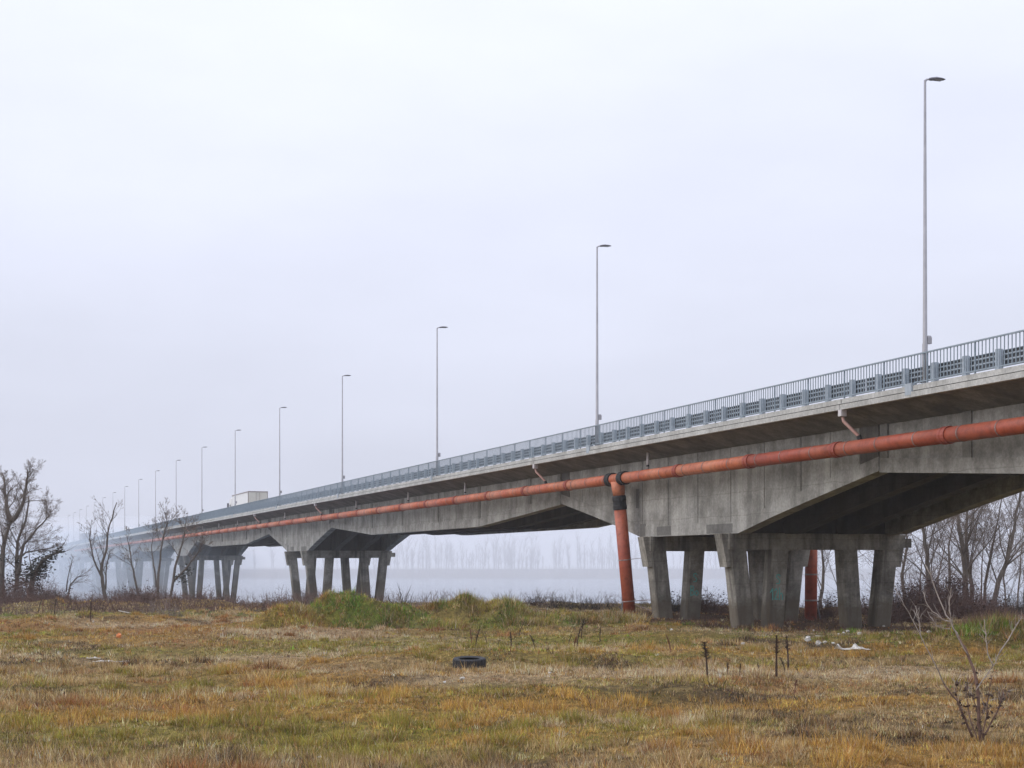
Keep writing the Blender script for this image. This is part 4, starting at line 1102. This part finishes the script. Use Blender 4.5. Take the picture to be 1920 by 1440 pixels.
# ------------------------------------------------------------------ weed stalks
def stalk_variant(seed, fat):
    R = random.Random(seed); st = G(); hd = G()
    lean = (R.uniform(-0.12,0.12), R.uniform(-0.1,0.1))
    pts = [Vector((lean[0]*t*t, lean[1]*t*t, t)) for t in (-0.05,0.2,0.4,0.6,0.8,1.0)]
    st.tube(pts, [0.016,0.015,0.013,0.012,0.010,0.005], 5)
    for k in range(110):
        t = R.uniform(0.52, 1.0); c, d = point_on(pts, (t+0.05)/1.05)
        q = rand_perp(Vector((0,0,1)), R); ln = fat*0.85*R.uniform(0.3,1.2)*(1.3-t)
        hd.tube([c, c+q*ln+Vector((0,0,ln*0.9))], [0.0055,0.003], 3, False)
    return st.mesh('stem', M['stalk']), hd.mesh('seed_head', M['stalk'])
SV = [stalk_variant(i, f) for i, f in enumerate((0.07, 0.10, 0.05, 0.13))]
SVR = []
for a, c in SV:
    a2, c2 = a.copy(), c.copy()
    for q in (a2, c2): q.materials.clear(); q.materials.append(M['stalk_red'])
    SVR.append((a2, c2))
stalks = [(885,1182,1223,1,'thin reddish weed stalk directly behind the tyre, left of two'),(891,1184,1223,0,'thin weed stalk directly behind the tyre, right of two'),
 (913,1193,1207,0,'short dark weed stalk just right above the tyre'),(934,1203,1213,0,'tiny brown weed stalk between the tyre and the forked stalk'),
 (959,1185,1216,0,'dark stalk with a flat forked head right of the tyre'),(1003,1193,1217,0,'dark stalk standing in the green patch right of the tyre'),
 (973,1154,1169,0,'leftmost of the four far stalks before the bank bushes'),(994,1143,1171,0,'tallest of the four far stalks before the bank bushes'),
 (1008,1150,1169,0,'third of the four far stalks before the bank bushes'),(1026,1150,1167,0,'rightmost of the four far stalks before the bank bushes'),
 (1066,1196,1212,0,'short stalk left of the thick dark stalk pair'),(1076,1198,1221,1,'reddish thin stalk beside the thick dark stalk'),
 (1082,1177,1219,0,'thick dark stalk with bushy head, mid-field left of the downpipe'),(1090,1162,1197,0,'tall thin stalk behind the thick dark stalk'),
 (1125,1184,1211,0,'dark bushy-topped stalk nearest the red downpipe'),
 (1326,1208,1277,0,'tall dark stalk alone in front of the near pier legs'),(1456,1195,1268,0,'left of the two tallest dark stalks before the pier'),
 (1478,1195,1256,0,'right of the two tallest dark stalks before the pier'),(1257,1198,1226,1,'reddish bushy stalk in the grass before the downpipe'),
 (1364,1251,1266,0,'short dark stalk right of the lone tall stalk'),(1387,1252,1270,0,'second short dark stalk right of the lone tall stalk'),
 (1472,1251,1274,0,'short dark stalk under the two tallest stalks'),(1356,1285,1296,0,'tiny dark stalk in front of the lone tall stalk'),
 (1490,1273,1292,1,'reddish short stalk right below the two tallest stalks'),(1424,1249,1261,0,'tiny stalk left of the two tallest stalks'),(1497,1270,1280,0,'tiny dark stalk at far right of the stalk group'),
 (72,1121,1151,0,'dark straight stalk at far left before the big bush'),(102,1124,1154,0,'dark straight stalk second in the far left group'),
 (170,1124,1160,0,'dark bushy stalk below the slender curved tree'),(80,1130,1157,1,'pale reddish stalk in the far left group'),(93,1122,1136,0,'short dark stalk at the top of the far left group'),
 (134,1127,1151,0,'dark leaning stalk between the bush and the curved tree')]
R = random.Random(3)
for i, (px, y0, y1, red, lab) in enumerate(stalks):
    p = on_ground(px, y1); h = (y1-y0)/F*p.y*1.02; h = max(h*1.05, h+0.10 if h < 0.5 else h)
    r = empty('weed_stalk', p, R.uniform(0, 6.28)); tag(r, lab, 'weed', 'dry weed stalks in the field')
    a, c = (SVR if red else SV)[i % 4]
    wsc = h*(2.0 if h > 0.6 else 2.8)
    for nm, me_ in (('stem', a), ('seed_head', c)):
        o = place(nm, me_, r); o.scale = (wsc, wsc, h)

# ------------------------------------------------------------------ tyre
p = on_ground(880, 1246)
ty = empty('tyre', (p.x, p.y, p.z-0.03), 0.3); tag(ty, 'old black rubber tyre lying in the grass', 'tyre')
prof = [(0.27,0.035),(0.30,0.015),(0.36,0.0),(0.405,0.012),(0.425,0.035),(0.43,0.10),(0.43,0.20),(0.425,0.265),(0.405,0.288),(0.36,0.30),(0.30,0.285),(0.27,0.265),(0.285,0.24),(0.375,0.22),(0.38,0.08),(0.285,0.06)]
N_ = 72; vsx, fsx = [], []
for i in range(N_):
    t = 2*math.pi*i/N_; lug = 0.012 if i % 3 == 0 else 0
    for j, (q, z) in enumerate(prof):
        qq = q-lug if 3 <= j <= 8 else q
        vsx.append((qq*math.cos(t), qq*math.sin(t), z))
m_ = len(prof)
for i in range(N_):
    for j in range(m_): fsx.append((i*m_+j, ((i+1)%N_)*m_+j, ((i+1)%N_)*m_+(j+1)%m_, i*m_+(j+1)%m_))
o = place('carcass', mesh('carcass', vsx, fsx, M['rubber']), ty); o.rotation_euler = (math.radians(4.5), math.radians(-1.5), 0)

# ------------------------------------------------------------------ driftwood stump
p = on_ground(748, 1150)
dw = empty('driftwood_stump', p); tag(dw, 'grey driftwood root stump lying behind the green heap', 'stump')
R = random.Random(12)
G().tube([(-0.5,0.1,0.12),(-0.15,0,0.35),(0.25,0,0.42),(0.6,0.2,0.2)], [0.12,0.26,0.24,0.12], 9).obj('stump_core', M['wood_grey'], dw, smooth=True)
for k in range(26):
    a = R.uniform(-0.3, math.pi+0.3); d = Vector((math.cos(a), R.uniform(-0.9,0.2), abs(math.sin(a))*1.0+0.1))
    pts = wander(Vector((R.uniform(-0.3,0.4),R.uniform(-0.1,0.1),0.35)), d, R.uniform(0.5,1.05), 4, 0.28, -0.10, R)
    G().tube(pts, [0.075,0.065,0.05,0.035,0.012], 6).obj('root', M['wood_grey'] if k % 3 else M['twig_dark'], dw, smooth=True)
for k in range(6):
    pts = wander(Vector((R.uniform(-0.2,0.6),0,0.3)), Vector((R.uniform(-0.1,0.3),0,1)), R.uniform(0.8,1.5), 4, 0.1, 0, R)
    G().tube(pts, [0.025,0.02,0.016,0.012,0.005], 5).obj('branch', M['twig_dark'], dw)

# ------------------------------------------------------------------ litter
def lump(name, px, py, sx, sy, sz, label, mat, seed, cat='litter', lift=0.05):
    R = random.Random(seed); p = on_ground(px, py)
    vs_, fs_ = [], []
    n1, n2 = 9, 6
    for j in range(n2):
        ph = math.pi*(j/(n2-1)-0.5)
        for i in range(n1):
            t = 2*math.pi*i/n1; k = R.uniform(0.62, 1.18)
            vs_.append((sx*k*math.cos(ph)*math.cos(t), sy*k*math.cos(ph)*math.sin(t), sz*(0.45+0.55*math.sin(ph)*k)))
    for j in range(n2-1):
        for i in range(n1): fs_.append((j*n1+i, j*n1+(i+1)%n1, (j+1)*n1+(i+1)%n1, (j+1)*n1+i))
    o = place(name, mesh(name, vs_, fs_, M[mat]), None, (p.x, p.y, p.z+lift), (0, 0, R.uniform(0,6.28)))
    return tag(o, label, cat, 'scraps of rubbish in the grass')
def sheet(name, px, py, L, Wd, hh, label, mat, seed, thick=0.012):
    """crumpled plastic sheet, folded and with real thickness"""
    R = random.Random(seed); p = on_ground(px, py); nx_, ny_ = 22, 8
    vs_, fs_ = [], []
    for lay in (0, 1):
        for j in range(ny_):
            for i in range(nx_):
                x = (i/(nx_-1)-0.5)*L; y = (j/(ny_-1)-0.5)*Wd*(0.7+0.5*math.sin(i*0.9+seed))
                z = hh*(0.5+0.5*math.sin(i*0.75+j*0.55+seed)*math.cos(i*0.33-j*0.9))*(0.55+0.45*math.sin(i*0.45+seed))*math.sin(math.pi*(j+0.3)/(ny_-0.4))
                vs_.append((x, y, z + 0.06 - lay*thick))
    q = nx_*ny_
    for j in range(ny_-1):
        for i in range(nx_-1):
            a = j*nx_+i; fs_.append((a, a+1, a+1+nx_, a+nx_)); fs_.append((q+a, q+a+nx_, q+a+1+nx_, q+a+1))
    rim = [i for i in range(nx_)]+[j*nx_+nx_-1 for j in range(1,ny_)]+[(ny_-1)*nx_+i for i in range(nx_-2,-1,-1)]+[j*nx_ for j in range(ny_-2,0,-1)]
    for a, c in zip(rim, rim[1:]+rim[:1]): fs_.append((a, q+a, q+c, c))
    o = place(name, mesh(name, vs_, fs_, M[mat]), None, p, (0, 0, R.uniform(-0.2,0.2)))
    return tag(o, label, 'litter', 'scraps of rubbish in the grass')
sheet('plastic_sheet', 1598, 1215, 0.95, 0.45, 0.20, 'crumpled white plastic sheet on the grass before the pier', 'litter', 2)
sheet('plastic_strip', 212, 1228, 1.15, 0.12, 0.06, 'flat white plastic strip in the grass at left', 'litter', 5)
sheet('plastic_scrap', 176, 1228, 0.4, 0.1, 0.05, 'dull white scrap left of the flat plastic strip', 'litter_dull', 9)
lump('plastic_bag', 1515, 1209, 0.11, 0.10, 0.17, 'left of two white plastic bags before the pier', 'litter', 1)
lump('plastic_bag', 1534, 1213, 0.11, 0.10, 0.15, 'right of two white plastic bags before the pier', 'litter', 2)
lump('orange_container', 223, 1204, 0.085, 0.08, 0.15, 'small orange plastic thing lying in the left field', 'orange', 3, 'container')
for i, (px, py, s, lab) in enumerate([(1547,1208,0.06,'small white scrap just right of the two plastic bags'),(1562,1211,0.05,'small dull scrap left of the crumpled sheet'),
    (1525,1186,0.05,'small pale scrap below the far red downpipe'),(1573,1192,0.05,'leftmost small pale scrap of the row before the far pier legs'),
    (1582,1194,0.05,'second small pale scrap of the row before the far pier legs'),(1590,1192,0.07,'bright scrap third in the row before the far pier legs'),
    (1613,1191,0.10,'pale lump below the third pier leg'),(1657,1186,0.06,'pale scrap at the foot of the farthest pier leg'),(1742,1190,0.09,'white scrap left of the green hump at right'),
    (1245,1180,0.05,'white scrap in the grass below the front pier leg, upper'),(1259,1185,0.05,'white scrap in the grass below the front pier leg, lower'),
    (1393,1218,0.06,'white scrap in the grass left of the two tallest stalks'),(866,1281,0.06,'white scrap in front of the tyre'),(834,1287,0.035,'tiny white scrap left in front of the tyre'),
    (208,1135,0.13,'white scrap on the grass behind the slender tree foot'),(1031,1268,0.035,'tiny white scrap right in front of the tyre'),(600,1430,0.03,'tiny white scrap at the bottom edge of the field')]):
    lump('plastic_scrap', px, py, s*1.2, s, s*1.2, lab, 'litter' if i % 3 else 'litter_dull', 30+i, lift=0.06)
p = on_ground(1537, 1192)
tag(G().box(-0.17,0.17,-0.04,0.04,0.05,0.085,0.01).obj('board_scrap', M['litter_dull'], None, p, (0.05,0.06,0.15)), 'short pale board lying before the far red downpipe', 'board', 'scraps of rubbish in the grass')
p = on_ground(236, 1154)
tag(G().tube([(-0.4,0,0.22),(0,0.05,0.14),(0.42,0.05,0.07)], [0.03,0.028,0.02], 6).obj('pale_stick', M['litter_dull'], None, p), 'pale bare stick on the green bank at left', 'stick', None)

# ------------------------------------------------------------------ air: haze round the whole scene, smoke drifting at the left piers
def volume_mat(name, color, density, aniso=0.0):
    m = bpy.data.materials.new(name); m.use_nodes = True; n = m.node_tree.nodes; n.clear()
    o = n.new('ShaderNodeOutputMaterial'); v = n.new('ShaderNodeVolumePrincipled')
    v.inputs['Color'].default_value = (*color, 1); v.inputs['Density'].default_value = density; v.inputs['Anisotropy'].default_value = aniso
    m.node_tree.links.new(v.outputs[0], o.inputs['Volume'])
    return m
hz = G().box(-1420, 1020, -75, 1470, -7.5, 21.5).obj('haze', volume_mat('haze_air', (0.97, 0.975, 1.0), 0.00035))
tag(hz, 'pale winter haze over river and bridge', 'haze', None, 'stuff')
def smoke_blob(cx, cy, cz, rx, ry, rz, rot, dens):
    vs_, fs_ = [], []; n1, n2 = 28, 14
    for j in range(n2+1):
        ph = math.pi*(j/n2-0.5)
        for i in range(n1):
            t = 2*math.pi*i/n1; k = 1+0.14*math.sin(3*t+cx)*math.cos(ph)+0.1*math.sin(5*t+2*ph)*math.cos(ph)
            vs_.append((rx*k*math.cos(ph)*math.cos(t), ry*k*math.cos(ph)*math.sin(t), rz*math.sin(ph)*k))
    for j in range(n2):
        for i in range(n1): fs_.append((j*n1+i, j*n1+(i+1)%n1, (j+1)*n1+(i+1)%n1, (j+1)*n1+i))
    return place('smoke', mesh('smoke', vs_, fs_, volume_mat('smoke_air', (0.74, 0.87, 1.0), dens), True), None, (cx, cy, cz), (0,0,rot))
tag(smoke_blob(-66, 262, 3.2, 20, 62, 5.6, TH, 0.0042), 'bluish smoke drifting round the far piers at left', 'smoke', None, 'stuff')

mist = smoke_blob(-120, 700, -1.0, 900, 420, 19.0, 0.0, 0.0031)
mist.name = 'river_mist'; mist.data.materials[0].node_tree.nodes['Principled Volume'].inputs['Color'].default_value = (0.95, 0.965, 1.0, 1)
tag(mist, 'white mist bank lying over the far river', 'mist', None, 'stuff')
